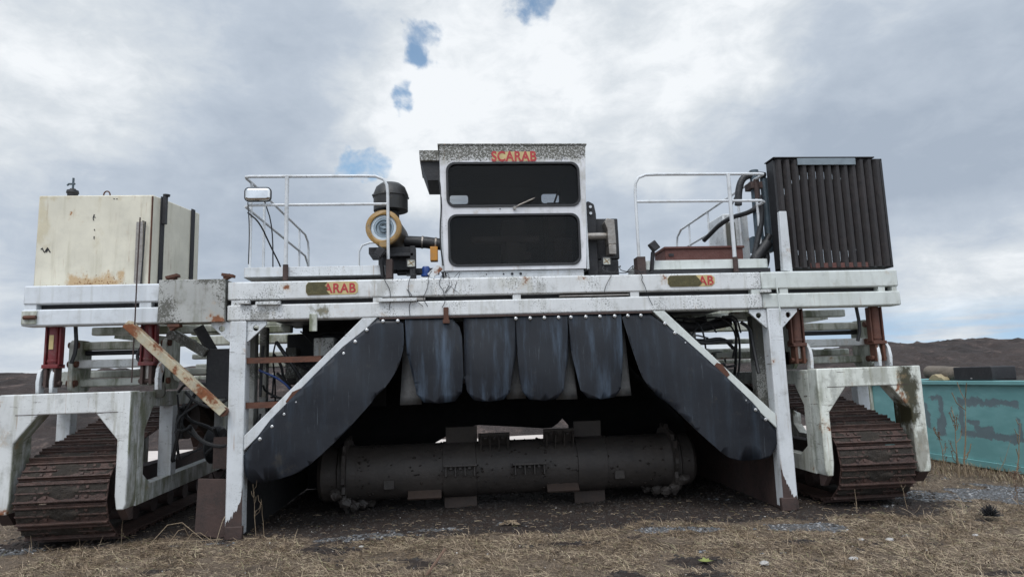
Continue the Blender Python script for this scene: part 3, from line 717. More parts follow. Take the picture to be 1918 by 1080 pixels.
MB().bar((-1.5, .0, 2.232), (1.55, .0, 2.232), .03, .02).build('flap_clamp_strip', RUSTD, R)

# drum
DY, DZ, DR = 1.22, .445, .325
drum = MB().lathe([(-2.35,.28),(-2.3,DR),(-.86,DR),(-.855,DR+.012),(-.46,DR+.012),(-.45,DR),(.79,DR),(.795,DR+.014),(1.16,DR+.014),(1.165,DR),(2.25,DR),(2.3,.28)], (0, DY, DZ), (1,0,0), 48).build('drum', DRUMM, R, 0, True)
def paddle(x0, x1, ang, r0, r1, th=.03, mat=DRUMM, ribs=0, tilt=0):
    """plate standing off the drum at an angle (0 = up, 90 = towards the camera)"""
    a = math.radians(ang); d = Vector((0, -math.sin(a), math.cos(a))); tn = Vector((0, -math.cos(a), -math.sin(a)))
    c = Vector((0, DY, DZ)); m_ = MB()
    def blk(xa, xb, ra, rb, ta, tb):
        vs = [c + Vector((x, 0, 0)) + d*r_ + tn*t_ for x in (xa, xb) for r_ in (ra, rb) for t_ in (ta, tb)]
        m_.add(vs, [(0,1,3,2),(4,6,7,5),(0,4,5,1),(2,3,7,6),(0,2,6,4),(1,5,7,3)])
    blk(x0, x1, r0, r1, -th/2, th/2)
    for k in range(ribs):
        xx = x0+.03 + (x1-x0-.06)*k/(ribs-1); blk(xx-.007, xx+.007, r0-.03, r1-.015, th/2, th/2+.11)
    for k in range(3 if ribs else 0):
        xx = x0+.09 + (x1-x0-.18)*k/2; blk(xx-.018, xx+.018, r1-.07, r1-.035, th/2, th/2+.03)
    return m_.build('paddle', mat, drum, .003)
paddle(-.82, -.43, 12, DR-.05, .53); paddle(-.42, -.03, 25, DR-.05, .475, ribs=4); paddle(.39, .78, 25, DR-.05, .50, ribs=4); paddle(.80, 1.15, 5, DR-.05, .53)
paddle(-.85, -.45, 78, DR-.03, .42, ribs=4); paddle(-.02, .39, 80, DR-.03, .42, ribs=4)
paddle(-1.28, -.88, 132, DR-.02, .44, mat=DRUSTP); paddle(.40, .79, 130, DR-.02, .44, mat=DRUSTP)
paddle(-.85, -.45, 172, DR-.02, .50, mat=DRUSTP); paddle(.77, 1.16, 172, DR-.02, .50, mat=DRUSTP)
for x in (-1.5, 1.3): MB().box(x-.06, x+.06, DY-DR-.006, DY-DR+.05, .28, .38).build('wear_pad', DRUMM, drum, .003)
r_ = random.Random(4)
for s, xc in ((-1, -2.02), (1, 2.0)):
    pts = []
    for k in range(44):
        a = 2*math.pi*k/44; rr = .40 + .07*((k*5) % 11)/11 + r_.uniform(-.025, .035)
        pts.append((DY + rr*math.sin(a), DZ + max(rr*math.cos(a), -.5)))
    MB().prism(pts, xc-.02, xc+.02, 'yz').build('spiral_flange', DRUMM, drum)
    for k in range(5):
        a = math.radians(118+k*17); xx = xc - s*.085*(k-1); c_ = Vector((xx, DY-math.sin(a)*.42, max(.09, DZ+math.cos(a)*.42)))
        m_ = MB().lathe([(-.07,.02),(-.05,.05+.01*(k % 2)),(0,.065),(.04,.055),(.07,.025)], c_, (s*.9,-.25,.35), 9)
        m_.v = [(p[0]+r_.uniform(-.012,.012), p[1]+r_.uniform(-.012,.012), p[2]+r_.uniform(-.014,.014)) for p in m_.v]
        m_.build('flange_tooth', DRUMM, drum)

for s_, x_ in ((-1, -2.0), (1, 1.98)):
    MB().lathe([(0,DR+.002),(.10,DR+.015),(.20,DR+.035),(.215,DR+.02),(.22,DR-.02)], (x_-s_*.1, DY, DZ), (s_,0,0), 40, False).build('end_cone', DRUMM, drum, 0, True)
# compost caked on the drum
rs = np.random.RandomState(77); n = 600
ang = rs.uniform(0, 2*np.pi, n); xx = rs.uniform(-2.2, 2.2, n); xx = np.where(rs.rand(n) < .5, rs.choice([-1.8,-.85,-.45,-.03,.39,.78,1.16,1.7], n)+rs.normal(0, .05, n), xx)
sz_ = rs.uniform(.004, .016, n); ctr = np.stack([xx, DY-np.sin(ang)*(DR+.003), DZ+np.cos(ang)*(DR+.003)], -1)
oc = rs.uniform(-1, 1, (n, 6, 3))*.35 + np.array([[1,0,0],[-1,0,0],[0,1,0],[0,-1,0],[0,0,1],[0,0,-1]])[None]
co = (ctr[:, None, :] + oc*sz_[:, None, None]*np.array([1.6,1,1])).reshape(-1, 3)
tf = np.array([[0,2,4],[2,1,4],[1,3,4],[3,0,4],[2,0,5],[1,2,5],[3,1,5],[0,3,5]]); ff = ((np.arange(n)*6)[:, None, None]+tf[None]).reshape(-1, 3)
mk = np_mesh('caked_compost', co, ff, DIRT); mk['kind'] = 'stuff'; mk.parent = drum

# ------------------------------------------------------------------ crawler tracks
def hullpath(circles):
    pts = []
    for cy_, cz_, r in circles:
        for k in range(180): a = 2*math.pi*k/180; pts.append((cy_+r*math.cos(a), cz_+r*math.sin(a)))
    pts = sorted(set(pts)); cr_ = lambda o, a, b: (a[0]-o[0])*(b[1]-o[1])-(a[1]-o[1])*(b[0]-o[0])
    lo, hi = [], []
    for p in pts:
        while len(lo) > 1 and cr_(lo[-2], lo[-1], p) <= 0: lo.pop()
        lo.append(p)
    for p in reversed(pts):
        while len(hi) > 1 and cr_(hi[-2], hi[-1], p) <= 0: hi.pop()
        hi.append(p)
    h = (lo[:-1]+hi[:-1])[::-1]      # clockwise: top goes front to rear
    return h
circles = [(.25, .485, .43), (2.62, 1.14, .33), (3.9, .45, .385)]
path = hullpath(circles); path.append(path[0])
seg = [math.hypot(b[0]-a[0], b[1]-a[1]) for a, b in zip(path[:-1], path[1:])]; total = sum(seg)
NS = 46; pitch = total/NS
def at_len(s_):
    s_ %= total
    for (a, b), L in zip(zip(path[:-1], path[1:]), seg):
        if s_ <= L: return (a[0]+(b[0]-a[0])*s_/L, a[1]+(b[1]-a[1])*s_/L)
        s_ -= L
    return path[-1]
W2 = .435
def shoe_mesh(var):
    rr = random.Random(var); m_ = MB(); h = pitch/2
    # plate: two halves with openings in the middle
    m_.box(-W2, W2, -h+.004, -h*.30, 0, .016).box(-W2, -.10, -h*.30, h*.30, 0, .016).box(.10, W2, -h*.30, h*.30, 0, .016).box(-.035, .035, -h*.30, h*.30, 0, .016).box(-W2, W2, h*.30, h-.004, 0, .016)
    for yy, hh in ((-h+.02, .052), (-.005, .036), (h-.030, .036)):
        if yy == -.005: m_.box(-W2, -.11, yy-.008, yy+.008, .014, hh); m_.box(.11, W2, yy-.008, yy+.008, .014, hh)
        else: m_.box(-W2, W2, yy-.008, yy+.008, .014, hh)
    for xx in (-.15, .15, -.24, .24):
        for yy in (-h*.45, h*.35): m_.box(xx-.014, xx+.014, yy-.014, yy+.014, .014, .03)
    return m_
def dirt_mesh(var):
    rr = np.random.RandomState(var); n1_, n2_ = 30, 7; X_, Y_ = np.meshgrid(np.linspace(-W2+.01, W2-.01, n1_), np.linspace(-pitch/2+.03, pitch/2-.04, n2_), indexing='ij')
    Z_ = .004 + .040*np.clip(fbm(X_*9+var*7, Y_*14+var*3, 4, .6)*2.2-.5, 0, 1)*np.clip(1-np.abs(Y_)/(pitch*.55), .3, 1)
    return X_, Y_, Z_
shoe_meshes = []
for v_ in range(3):
    o = shoe_mesh(v_).build('track_shoe', TRACKM, None, .0025); X_, Y_, Z_ = dirt_mesh(v_)
    d = grid_mesh('packed_soil', X_, Y_, Z_, DIRT)
    shoe_meshes.append((o, d))
# join the packed soil into the shoe's own mesh so that each shoe stays one object
import bmesh
for o, d in shoe_meshes:
    bm = bmesh.new(); bm.from_mesh(o.data); n0 = len(bm.faces); bm.from_mesh(d.data); bm.faces.ensure_lookup_table()
    for f in bm.faces[n0:]: f.material_index = 1
    bm.to_mesh(o.data); bm.free(); o.data.materials.append(DIRT)
    bpy.data.objects.remove(d)
first = [True, True, True]
for side, xc in (('left', -4.60), ('right', 3.94)):
    tr = MB()
    # inner chain under the shoes
    loop_in = [(p[0], p[1]) for p in path[:-1]]
    tr.prism([loop_in, [(2.25+(p[0]-2.25)*.965, .62+(p[1]-.62)*.93) for p in loop_in]], xc-.14, xc+.14, 'yz')
    track = tr.build('crawler_track', DIRT, R)
    tag(track, 'left rusty steel crawler track' if side == 'left' else 'right rusty steel crawler track')
    for k in range(NS):
        s_ = (k+.3)*pitch; a = at_len(s_-pitch/2+.001); b = at_len(s_+pitch/2-.001); c_ = ((a[0]+b[0])/2, (a[1]+b[1])/2)
        v_ = (k*7+3) % 3; src = shoe_meshes[v_][0]
        o = src if first[v_] else src.copy()
        if not first[v_]: C.objects.link(o)
        first[v_] = False
        o.location = (xc, c_[0], c_[1]); o.rotation_euler = (math.atan2(b[1]-a[1], b[0]-a[0]), random.uniform(-.006, .006), 0); o.parent = track
    for (cy_, cz_, r) in circles:
        wh = MB().lathe([(-.2,.05),(-.2,r*.55),(-.12,r*.6),(-.12,r-.03),(.12,r-.03),(.12,r*.6),(.2,r*.55),(.2,.05)], (xc, cy_, cz_), (1,0,0), 28).build('track_wheel', RUSTD, track, 0, True)
    for k in range(6): MB().lathe([(-.2,.04),(-.2,.10),(.2,.10),(.2,.04)], (xc, .95+k*.47, .17), (1,0,0), 14).build('track_roller', RUSTD, track, 0, True)
    MB().box(xc-.10, xc+.10, .7, 3.6, .26, .62).build('track_beam', RUSTD, track, .01)

# ------------------------------------------------------------------ bogie frames (white arches over each track)
def bogie(x0, x1, wl, wr, inner_x, s, mat):
    g = MB()
    ZA, ZU, ZL = 1.535, 1.325, .37
    out_ = [(x0+.0,.42),(x0,ZA),(x1,ZA),(x1,.42),(x1-.02,.36),(x1-wr+.02,.36),(x1-wr,.50),(x1-wr,1.05),(x1-wr-.22,ZU),(x0+wl+.22,ZU),(x0+wl,1.05),(x0+wl,.50),(x0+wl-.02,.36),(x0+.02,.36)]
    b = g.prism(out_, -.15, .06).build('bogie_frame', mat, R, .012)
    tag(b, 'white steel arch frame over the left track' if s < 0 else 'white steel arch frame over the right track, mossy at its outer corner')
    # leg ends, rusty
    for xa, xb in ((x0+.03, x0+wl-.02), (x1-wr+.02, x1-.02)):
        MB().add([(xa,-.13,.365),(xb,-.13,.365),(xb,.05,.365),(xa,.05,.365),(xa,-.02,.24),(xb,-.02,.24),(xb,.05,.24),(xa,.05,.24)], [(0,1,2,3),(4,7,6,5),(0,4,5,1),(1,5,6,2),(2,6,7,3),(3,7,4,0)]).build('leg_foot', RUSTD if s > 0 else RUSTD, b)
    # weld seams of the corner plates
    for xa, xb in ((x0+wl, x0+wl+.22), (x1-wr-.22, x1-wr)): MB().box(xa, xb, -.153, -.149, ZU+.0, ZU+.006).build('weld_seam', RUSTD, b)
    for xx in (x0, x1):        # side rails and lower rails going back
        q = -1 if xx == x1 else 1; xa, xb = sorted((xx+.004*q, xx+.13*q))
        side = [(.065,1.525),(2.75,1.525),(2.75,.42),(.065,.36)]
        hole = [(.20,.66),(.20,1.12),(.38,1.36),(2.4,1.36),(2.6,1.2),(2.6,.72),(2.45,.60),(.38,.545)]
        sr = MB().prism([side[::-1], hole], xa, xb, 'yz').build('side_rail', mat, b, .006)
        xm = (xa+xb)/2
        MB().box(xm-.075, xm+.075, .86, 1.0, .555, 1.355).build('upright', WHITE, b, .006)
        # lugs for the cylinders
    out2 = [(x0,.45),(x0,1.50),(x1,1.50),(x1,.45),(x1-.13,.45),(x1-.13,1.34),(x0+.13,1.34),(x0+.13,.45)]
    MB().prism(out2, 2.76, 2.90).build('rear_arch', mat, b, .008)
    return b
bl = bogie(-5.27, -4.0, .165, .115, -4.0, -1, WARCH)
brr = bogie(3.355, 4.59, .105, .165, 3.355, 1, WARCHR)
# lift cylinders
for i, (x, s) in enumerate(((-4.955, -1), (-3.98, -1), (3.33, 1), (4.315, 1))):
    c = MB().lathe([(0,.054),(.42,.054),(.44,.05)], (x, .17, 1.84), (0,0,1), 20).box(x-.082, x-.062, .13, .21, 1.82, 2.24).box(x+.062, x+.082, .13, .21, 1.82, 2.24).box(x-.082, x+.082, .10, .24, 1.80, 1.84).lathe([(0,.06),(.03,.06)], (x, .17, 1.86), (0,0,1), 20)
    cyl = c.build('lift_cylinder', RED if s < 0 else metal('rust_cylinder', (.12,.045,.028), (.055,.026,.020), 5, .7), R, .004)
    if i == 0: tag(MB().box(x-.022, x+.022, .108, .1135, 2.0, 2.15).build('sticker', YSTICK, cyl), 'yellow sticker')
    MB().lathe([(0,.035),(.22,.035)], (x, .17, 1.66), (0,0,1), 14).build('piston_rod', SILVER, cyl)
    MB().box(x-.06, x-.03, .11, .23, 1.60, 1.80).box(x+.03, x+.06, .11, .23, 1.60, 1.80).lathe([(-.09,.028),(.09,.028)], (x,.17,1.64), (1,0,0), 12).build('clevis', RUSTD if s < 0 else RUST, cyl, .004)
    for dx in ((-.105, .03) if i == 0 else (-.03, .105) if i == 3 else (.12*(1 if s<0 else 1), )):
        lug = [(.10,1.54),(.09,1.66),(.11,1.76),(.16,1.82),(.20,1.84),(.24,1.82),(.24,1.76),(.19,1.66),(.19,1.54)]
        MB().prism(lug, x+dx-.018, x+dx+.018, 'yz').build('cylinder_lug', WHITE, R, .004)

# ------------------------------------------------------------------ machinery behind the left and right posts
MB().box(-3.50, -3.10, .5, .9, 1.42, 1.98).build('hydraulic_tank', BLACK, R, .01)
MB().bar((-3.62,.55,2.24), (-3.28,.75,1.55), .12, .10).build('dark_brace', BLACK, R)
MB().bar((-3.42,.9,2.24), (-3.25,.9,1.9), .06, .08).bar((-3.3,1.0,2.24), (-3.22,1.0,1.9), .05, .06).build('algae_bracket', WALG, R)
MB().prism(rrect(-4.03,-3.91,1.45,1.98,.05), .42, .46).build('bogie_link_plate', WGREY, R, .004)
MB().bar((-3.86,.5,2.16), (-3.50,.5,1.93), .10, .10, (0,1,0)).lathe([(-.05,.05),(.05,.05)], (-3.86,.45,2.14),(0,1,0),12).build('small_actuator', WGREY, R, .006)
MB().box(-3.0, -2.92, .8, .92, .9, 2.24).build('channel_post', WGREY, R, .004)
MB().box(-2.9,-1.7,2.55,2.6,1.2,2.44).build('engine_panel', BLACK, R); MB().box(-2.86,-2.35,1.5,1.9,1.55,2.2).build('pump_housing', BLACK, R, .02)
MB().box(-2.62,-2.40,1.0,1.3,1.55,1.78).box(-2.75,-2.62,1.0,1.2,1.62,2.0).build('valve_block', WGREY, R, .01)
MB().box(-2.32,-2.08,.55,.8,1.86,2.08).build('junction_box', WGREY, R, .015)
MB().box(-3.1, 3.1, .25, 3.0, 2.40, 2.44).build('deck_plate', BLACK, R)
MB().box(-3.45,-3.13,1.5,2.6,.5,1.35).build('gearbox', BLACK, R, .02)
for k, (x, y, z, r) in enumerate(((-3.85,1.9,.80,.24), (-3.58,1.9,.80,.24))):
    MB().lathe([(-.09,.1),(-.09,r-.03),(-.06,r),(.06,r),(.09,r-.03),(.09,.1)], (x,y,z), (1,0,0), 28).build('drive_wheel', BLACK, R, 0, True)
MB().lathe([(0,.1),(.9,.1)], (-3.95,1.9,.80), (1,0,0), 14).build('axle', BLACK, R)
rr = random.Random(11)
def hose(pts, r=.018, mat=HOSE, sm=2): return MB().tube(pts, r, 7, smooth=sm).build('hose', mat, R, 0, True)
def tangle(n, x0, x1, y0, y1, z0, z1, rmin=.009, rmax=.024):
    for k in range(n):
        p = []; x, z = rr.uniform(x0, x1), rr.uniform(z0, z1); a = rr.uniform(0, 6.28); y = rr.uniform(y0, y1)
        for i in range(rr.randint(4, 6)):
            p.append((min(max(x, x0), x1), y, min(max(z, z0), z1))); a += rr.uniform(-1.1, 1.1); L = rr.uniform(.12, .34)
            x += math.cos(a)*L; z += math.sin(a)*L; y += rr.uniform(-.08, .08)
        hose(p, rr.uniform(rmin, rmax))
tangle(20, -2.88, -1.95, .35, 1.1, 1.15, 2.2)
tangle(16, -3.85, -3.12, .45, 1.2, .75, 1.6)
hose([(-2.86,.3,1.72),(-2.6,.3,1.60),(-2.45,.35,1.40),(-2.4,.4,1.2)], .012, BLUE)
hose([(-3.10,.5,1.58), (-3.35,.45,1.30), (-3.6,.5,1.38), (-3.75,.6,1.5)], .018); hose([(-3.11,.45,.98), (-3.25,.4,.88), (-3.5,.42,.95), (-3.7,.6,1.12)], .022)
# right side
MB().box(2.20, 2.33, .75, .9, 1.1, 2.24).build('channel_post', WGREY, R, .006)
MB().box(2.38, 2.46, 1.3, 1.4, 1.2, 2.24).build('dark_post', BLACK, R)
MB().bar((1.9,1.0,2.1), (2.6,1.1,2.22), .08, .1).build('dark_brace', BLACK, R)
tangle(22, 1.9, 2.85, .4, 1.1, 1.3, 2.2)
MB().tube([(1.9,.7,2.18),(2.3,.75,2.08),(2.8,.8,2.16)], .06, 12, smooth=2).build('duct', BLACK, R, 0, True)
MB().box(2.45,3.05,1.6,2.3,1.1,1.66).build('gearbox', BLACK, R, .02)
MB().box(2.45,3.0,1.2,1.3,1.52,1.57).build('small_shelf', WGREY, R)
for k in range(4): MB().box(3.30+.02*k, 3.34+.02*k, .5, .55, 1.6, 1.75).build('pipe_fitting', RUSTD, R)
MB().tube([(3.04,-.02,2.6),(3.05,-.03,2.2),(3.06,.06,1.8),(3.10,.1,1.62)], .008, 6).build('rope', WRIGHT, R)
hose([(3.35,.3,2.3),(3.46,.3,2.0),(3.44,.32,1.8)], .018); hose([(3.38,.3,2.3),(3.50,.3,2.1),(3.46,.32,1.75)], .014)
hose([(-3.98,.35,2.2),(-4.14,.3,2.0),(-4.17,.3,1.86),(-4.02,.3,1.84)], .018)
hose([(-3.2,.9,1.55),(-3.6,1.2,1.75),(-3.9,1.6,1.72)], .015)
for x in (-4.8, 4.15): hose([(x,.25,2.3),(x+.03,.25,2.0),(x-.02,.25,1.85)], .02)

# ------------------------------------------------------------------ fuel tank
FT = MB().prism([(-5.262,.25),(-4.04,.25),(-3.85,1.10),(-5.21,1.10)], 2.69, 3.72, 'xy').build('fuel_tank', CREAM, R, .012)
tag(FT, 'cream fuel tank with rust stains along its lower edge')
MB().lathe([(0,.075),(.03,.07),(.04,.05),(.09,.055),(.10,.065),(.13,.06),(.135,.035),(.15,.03)], (-5.05,.5,3.72), (0,0,1), 20).build('filler_cap', BLACK, FT, 0, True)
MB().tube([(-5.05,.5,3.86),(-5.05,.5,4.0)], .012, 8).tube([(-5.10,.5,3.93),(-5.03,.5,3.93)], .012, 8).tube([(-5.10,.5,3.93),(-5.115,.5,3.91)], .01, 8).build('valve', BLUEG, FT)
MB().tube([(-4.62+.035*math.cos(a), .4, 3.765+.045*math.sin(a)) for a in [math.pi*2*k/16-.8 for k in range(15)]], .008, 8).build('lifting_ring', RUST, FT)
def onside(t_): return (-4.04+.19*t_, .25+.85*t_)
for t0, t1, mt in ((.14,.22,BLACK), (.79,.87,BLACK)):
    (xa, ya), (xb, yb) = onside(t0), onside(t1)
    MB().add([(xa,ya,2.7),(xb,yb,2.7),(xb,yb,3.735),(xa,ya,3.735),(xa+.014,ya-.004,2.7),(xb+.014,yb-.004,2.7),(xb+.014,yb-.004,3.735),(xa+.014,ya-.004,3.735)], [(0,1,2,3),(7,6,5,4),(0,4,5,1),(1,5,6,2),(2,6,7,3),(3,7,4,0)]).build('strap', mt, FT, .003)
xa, ya = onside(.16); MB().box(xa+.016, xa+.05, ya-.01, ya+.05, 3.42, 3.745).lathe([(0,.035),(.02,.04)], (xa+.045, ya+.02, 3.745), (0,0,1), 14).build('sight_bracket', BLACK, FT)
(xa, ya) = onside(.03); MB().bar((-4.045,.243,2.7),(-4.045,.243,3.7), .012, .02, (0,1,0)).build('rust_seam', RUST, FT)
MB().prism([(-4.20,2.72),(-4.20,3.40),(-4.13,3.41),(-4.115,2.66)], .225, .245).build('gauge_strip', SILVER, FT)
MB().tube([(-4.13,.215,3.41),(-4.10,.215,3.40),(-4.105,.215,3.1),(-4.12,.215,2.66)], .008, 6).build('gauge_wire', HOSE, FT)
def mark(pts, r=.006): return MB().tube([(x, .247, z) for x, z in pts], r, 5).build('scratch_mark', BLACK, FT)
mark([(-5.205,3.11),(-5.19,3.125),(-5.18,3.10),(-5.165,3.075),(-5.15,3.10),(-5.14,3.12)]); mark([(-5.14,3.13),(-5.125,3.11),(-5.105,3.075)]); mark([(-5.125,3.11),(-5.15,3.08)])
mark([(-4.665,3.50),(-4.675,3.46),(-4.668,3.43)], .005); mark([(-4.665,3.47),(-4.65,3.465)], .004)
for z in (3.33, 3.25, 3.235): mark([(-4.655,z),(-4.652,z-.015)], .005)
mark([(-4.47,3.68),(-4.455,3.675)], .004); mark([(-4.44,3.675),(-4.425,3.675)], .004)
# rust blotches at the lower edge of the tank face
rr = random.Random(5)
m_ = MB()
for k in range(70):
    x = rr.gauss(-4.58, .19); z = 2.70 + abs(rr.gauss(0, .05)) * (1.2 if -4.8 < x < -4.35 else .4); r = rr.uniform(.002, .007)
    m_.prism([(x+r*rr.uniform(.5,1.2)*math.cos(a), z+r*rr.uniform(.5,1.3)*math.sin(a)) for a in [k2*math.pi/3.5 for k2 in range(7)]], .2475, .2495)
rs_ = m_.build('rust_spots', metal('orange_rust', (.30,.13,.04), (.16,.07,.03), 20, .8), FT)

# ------------------------------------------------------------------ cab
CP = MB()
outl = [(-.785, 2.79), (.875, 2.79), (.935, 4.295), (-.82, 4.295)]
cabf = MB().prism([outl, rrect(-.735, .835, 3.55, 4.075, .10), rrect(-.725, .81, 2.845, 3.445, .10)], .25, .29).build('cab', CABP, R, .004)
tag(cabf, 'white operator cab with two wide dark windows one above the other')
MB().prism([(.29,2.79),(1.9,2.79),(1.9,4.28),(.29,4.28)], -.82, -.79, 'yz').build('cab_wall', WHITE, cabf); MB().prism([(.29,2.79),(1.9,2.79),(1.9,4.28),(.29,4.28)], .89, .92, 'yz').build('cab_wall', WHITE, cabf)
rw = MB().prism([[(-.78,2.79),(.885,2.79),(.885,4.27),(-.78,4.27)], rrect(-.715,-.455,4.02,4.155,.035)[::1], rrect(.60,.86,4.02,4.165,.045)], 1.87, 1.90).build('cab_wall', DARKP, cabf)
MB().box(-.84, .95, .24, 1.92, 4.298, 4.315).build('cab_roof', CABP, cabf, .003)
MB().box(-.78,.88,.3,1.86,2.80,2.83).box(-.785,-.775,.3,1.86,2.83,4.27).box(.875,.885,.3,1.86,2.83,4.27).box(-.77,.87,.3,1.86,4.262,4.27).build('cab_lining', DARKP, cabf)
MB().box(-.765, .85, .28, .60, 2.66, 2.785).build('cab_plinth', WHITE, cabf, .004)
for z0, z1, x0, x1 in ((3.55,4.075,-.735,.835), (2.845,3.445,-.725,.81)):
    win = MB().prism([rrect(x0-.012,x1+.012,z0-.012,z1+.012,.105), rrect(x0+.014,x1-.014,z0+.014,z1-.014,.09)], .238, .262).build('window', HOSE, cabf, .003)
    MB().prism(rrect(x0,x1,z0,z1,.10), .268, .274).build('pane', GLASS, win)
MB().tube([(.05,.225,3.52),(.10,.215,3.55),(.27,.215,3.625)], .008, 6).tube([(.12,.21,3.56),(.29,.21,3.635)], .004, 5).lathe([(0,.02),(-.03,.02)], (.05,.24,3.52), (0,1,0), 12).build('wiper', SILVER, cabf)
for x, r in ((-.10,.010), (-.30,.008), (.0,.016), (.10,.016)):
    MB().lathe([(0,r),(-.006,r)], (x,.279,2.745), (0,1,0), 10).build('rivet', BLACK, cabf)
MB().lathe([(0,.008),(-.006,.008)], (-.12,.249,3.515), (0,1,0), 10).build('rivet', BLACK, cabf)
seat = MB().prism(rrect(-.05,.28,3.1,3.62,.06), 1.2, 1.3).box(-.08,.30,.85,1.3,3.0,3.12).box(.05,.16,1.0,1.15,2.83,3.0).build('operator_seat', SEATM, cabf, .02)
MB().box(-.45,.4,.75,.85,3.22,3.30).box(-.02,.14,.7,.8,2.83,3.22).box(.60,.84,.9,1.7,2.84,3.30).box(.58,.82,1.2,1.6,3.3,3.85).build('control_console', SEATM, cabf, .01)
MB().tube([(.75,1.75,3.95),(.80,1.75,4.08),(.84,1.75,4.2)], .015, 6).build('grab_handle', BLACK, cabf)
# air conditioner box at the upper left corner
ac = MB().prism([(-1.055,4.13),(-.825,4.13),(-.825,4.255),(-1.06,4.255)], .30, 1.0).build('air_conditioner', CABP, cabf, .004)
MB().prism([(-1.045,4.128),(-.825,4.128),(-.825,3.90),(-.97,3.90)], .34, .96).build('louvre_box', BLACK, ac)
hose([(-.83,.3,3.9),(-.80,.24,3.6),(-.835,.24,3.2),(-.80,.24,2.85)], .009)

def letters(text, x0, x1, z0, z1, y, parent, mat, name='lettering', bold=.016):
    cu = bpy.data.curves.new(name, 'FONT'); cu.body = text; cu.size = 1; cu.extrude = .012; cu.offset = bold; cu.space_character = 1.06
    to = bpy.data.objects.new(name, cu); C.objects.link(to); bpy.context.view_layer.update()
    me = bpy.data.meshes.new_from_object(to.evaluated_get(bpy.context.evaluated_depsgraph_get())); bpy.data.objects.remove(to)
    n = len(me.vertices); co = np.empty(n*3); me.vertices.foreach_get('co', co); co = co.reshape(-1, 3)
    a, b = co.min(0), co.max(0)
    X_ = x0+(co[:,0]-a[0])/(b[0]-a[0])*(x1-x0); Z_ = z0+(co[:,1]-a[1])/(b[1]-a[1])*(z1-z0); Y_ = y-(co[:,2]-a[2])/(b[2]-a[2])*.003
    me.vertices.foreach_set('co', np.stack([X_, Y_, Z_], -1).ravel()); me.materials.clear(); me.materials.append(mat); me.update()
    o = bpy.data.objects.new(name, me); C.objects.link(o); o.parent = parent; return o
sg = MB().prism([(-.195,4.10),(.325,4.10),(.325,4.215),(-.195,4.215)], .2455, .2495).build('nameplate', YSTICK, cabf)
tag(sg, 'red lettering SCARAB on a yellow ground')
letters('SCARAB', -.205, .335, 4.092, 4.222, .2452, cabf, REDL, bold=.031)
d1 = MB().prism([(-2.27,2.505),(-2.29,2.54),(-2.29,2.615),(-2.265,2.648),(-1.76,2.65),(-1.73,2.62),(-1.73,2.535),(-1.76,2.508)], -.0045, -.0005).build('decal', YSTICK, R)
tag(d1, 'worn yellow decal with red letters ARAB on the left half of the beam')
letters('ARAB', -2.10, -1.755, 2.525, 2.632, -.0048, d1, REDL, bold=.024)
MB().prism([(-2.265,2.508),(-2.287,2.54),(-2.287,2.615),(-2.26,2.646),(-2.06,2.646),(-2.09,2.61),(-2.055,2.58),(-2.07,2.55),(-2.03,2.51)], -.0105, -.0085).build('worn_part', OLIVE, d1)
d2 = MB().prism([(1.79,2.515),(1.76,2.55),(1.76,2.615),(1.79,2.645),(2.28,2.645),(2.315,2.615),(2.315,2.55),(2.28,2.515)], -.0045, -.0005).build('decal', YSTICK, R)
tag(d2, 'worn olive decal with only the red letters AB left, on the right half of the beam')
letters('AB', 2.12, 2.30, 2.527, 2.635, -.0048, d2, REDL, bold=.022)
MB().prism([(1.79,2.517),(1.763,2.55),(1.763,2.613),(1.79,2.643),(2.09,2.643),(2.13,2.60),(2.15,2.57),(2.16,2.55),(2.12,2.517)], -.0105, -.0085).build('worn_part', OLIVE, d2)

# ------------------------------------------------------------------ engine parts beside the cab
en = MB().prism([(.93,2.66),(.93,3.63),(.98,3.66),(1.05,3.62),(1.07,3.5),(1.07,2.66)], .45, .7).box(1.08,1.36,.55,1.2,2.95,3.46).box(1.12,1.40,.7,1.2,3.05,3.36).box(1.0,1.33,.5,1.3,2.66,2.93).build('engine_housing', BLACK, R, .012)
for z in (3.58, 3.50): child(MB().lathe([(0,.018),(-.02,.018)], (1.0,.45,z), (0,1,0), 10).build('bolt_head', BOLTM), en)
MB().lathe([(0,.045),(.27,.045)], (.93,.38,3.20), (1,0,0), 20).build('exhaust_pipe', SILVER, R, 0, True)
MB().prism([(1.16,3.08),(1.16,3.26),(1.13,3.35),(1.16,3.40),(1.25,3.38),(1.26,3.08)], .28, .46).box(1.165,1.255,.28,.46,2.96,3.08).build('exhaust_elbow', SILVER, R, .006)
# air cleaner with filter element, precleaner bowl above
A0 = Vector((-1.475, .22, 3.305)); AX = Vector((.09, 1, -.02))
acl = MB().lathe([(0,.150),(0,.198),(.01,.205),(.05,.205),(.06,.195),(.58,.195),(.60,.17)], A0, AX, 40, False).build('air_cleaner', metal('cleaner_body', (.055,.04,.025), (.12,.08,.035), 6, .5), R, 0, True)
MB().lathe([(0,.150),(-.006,.158),(-.006,.198),(0,.206),(.05,.207),(.052,.2)], A0, AX, 40, False).build('cleaner_ring', OCHRE, acl, 0, True)
tag(acl, 'ochre air cleaner with its lid off, pale filter inside')
MB().lathe([(.03,.160),(.045,.160),(.045,.172),(.03,.172)], A0, AX, 40, False).lathe([(.055,.16),(.055,.04)], A0, AX, 40, False).build('filter_shadow_ring', BLACK, acl, 0, True)
MB().lathe([(.03,.155),(.02,.150),(.02,.120),(.03,.115)], A0, AX, 40, False).build('filter_rim', FILTW, acl, 0, True)
MB().lathe([(.03,.116),(.022,.112),(.022,.095),(.05,.088),(.05,.0)], A0, AX, 40, False).build('filter_element', FILTG, acl, 0, True)
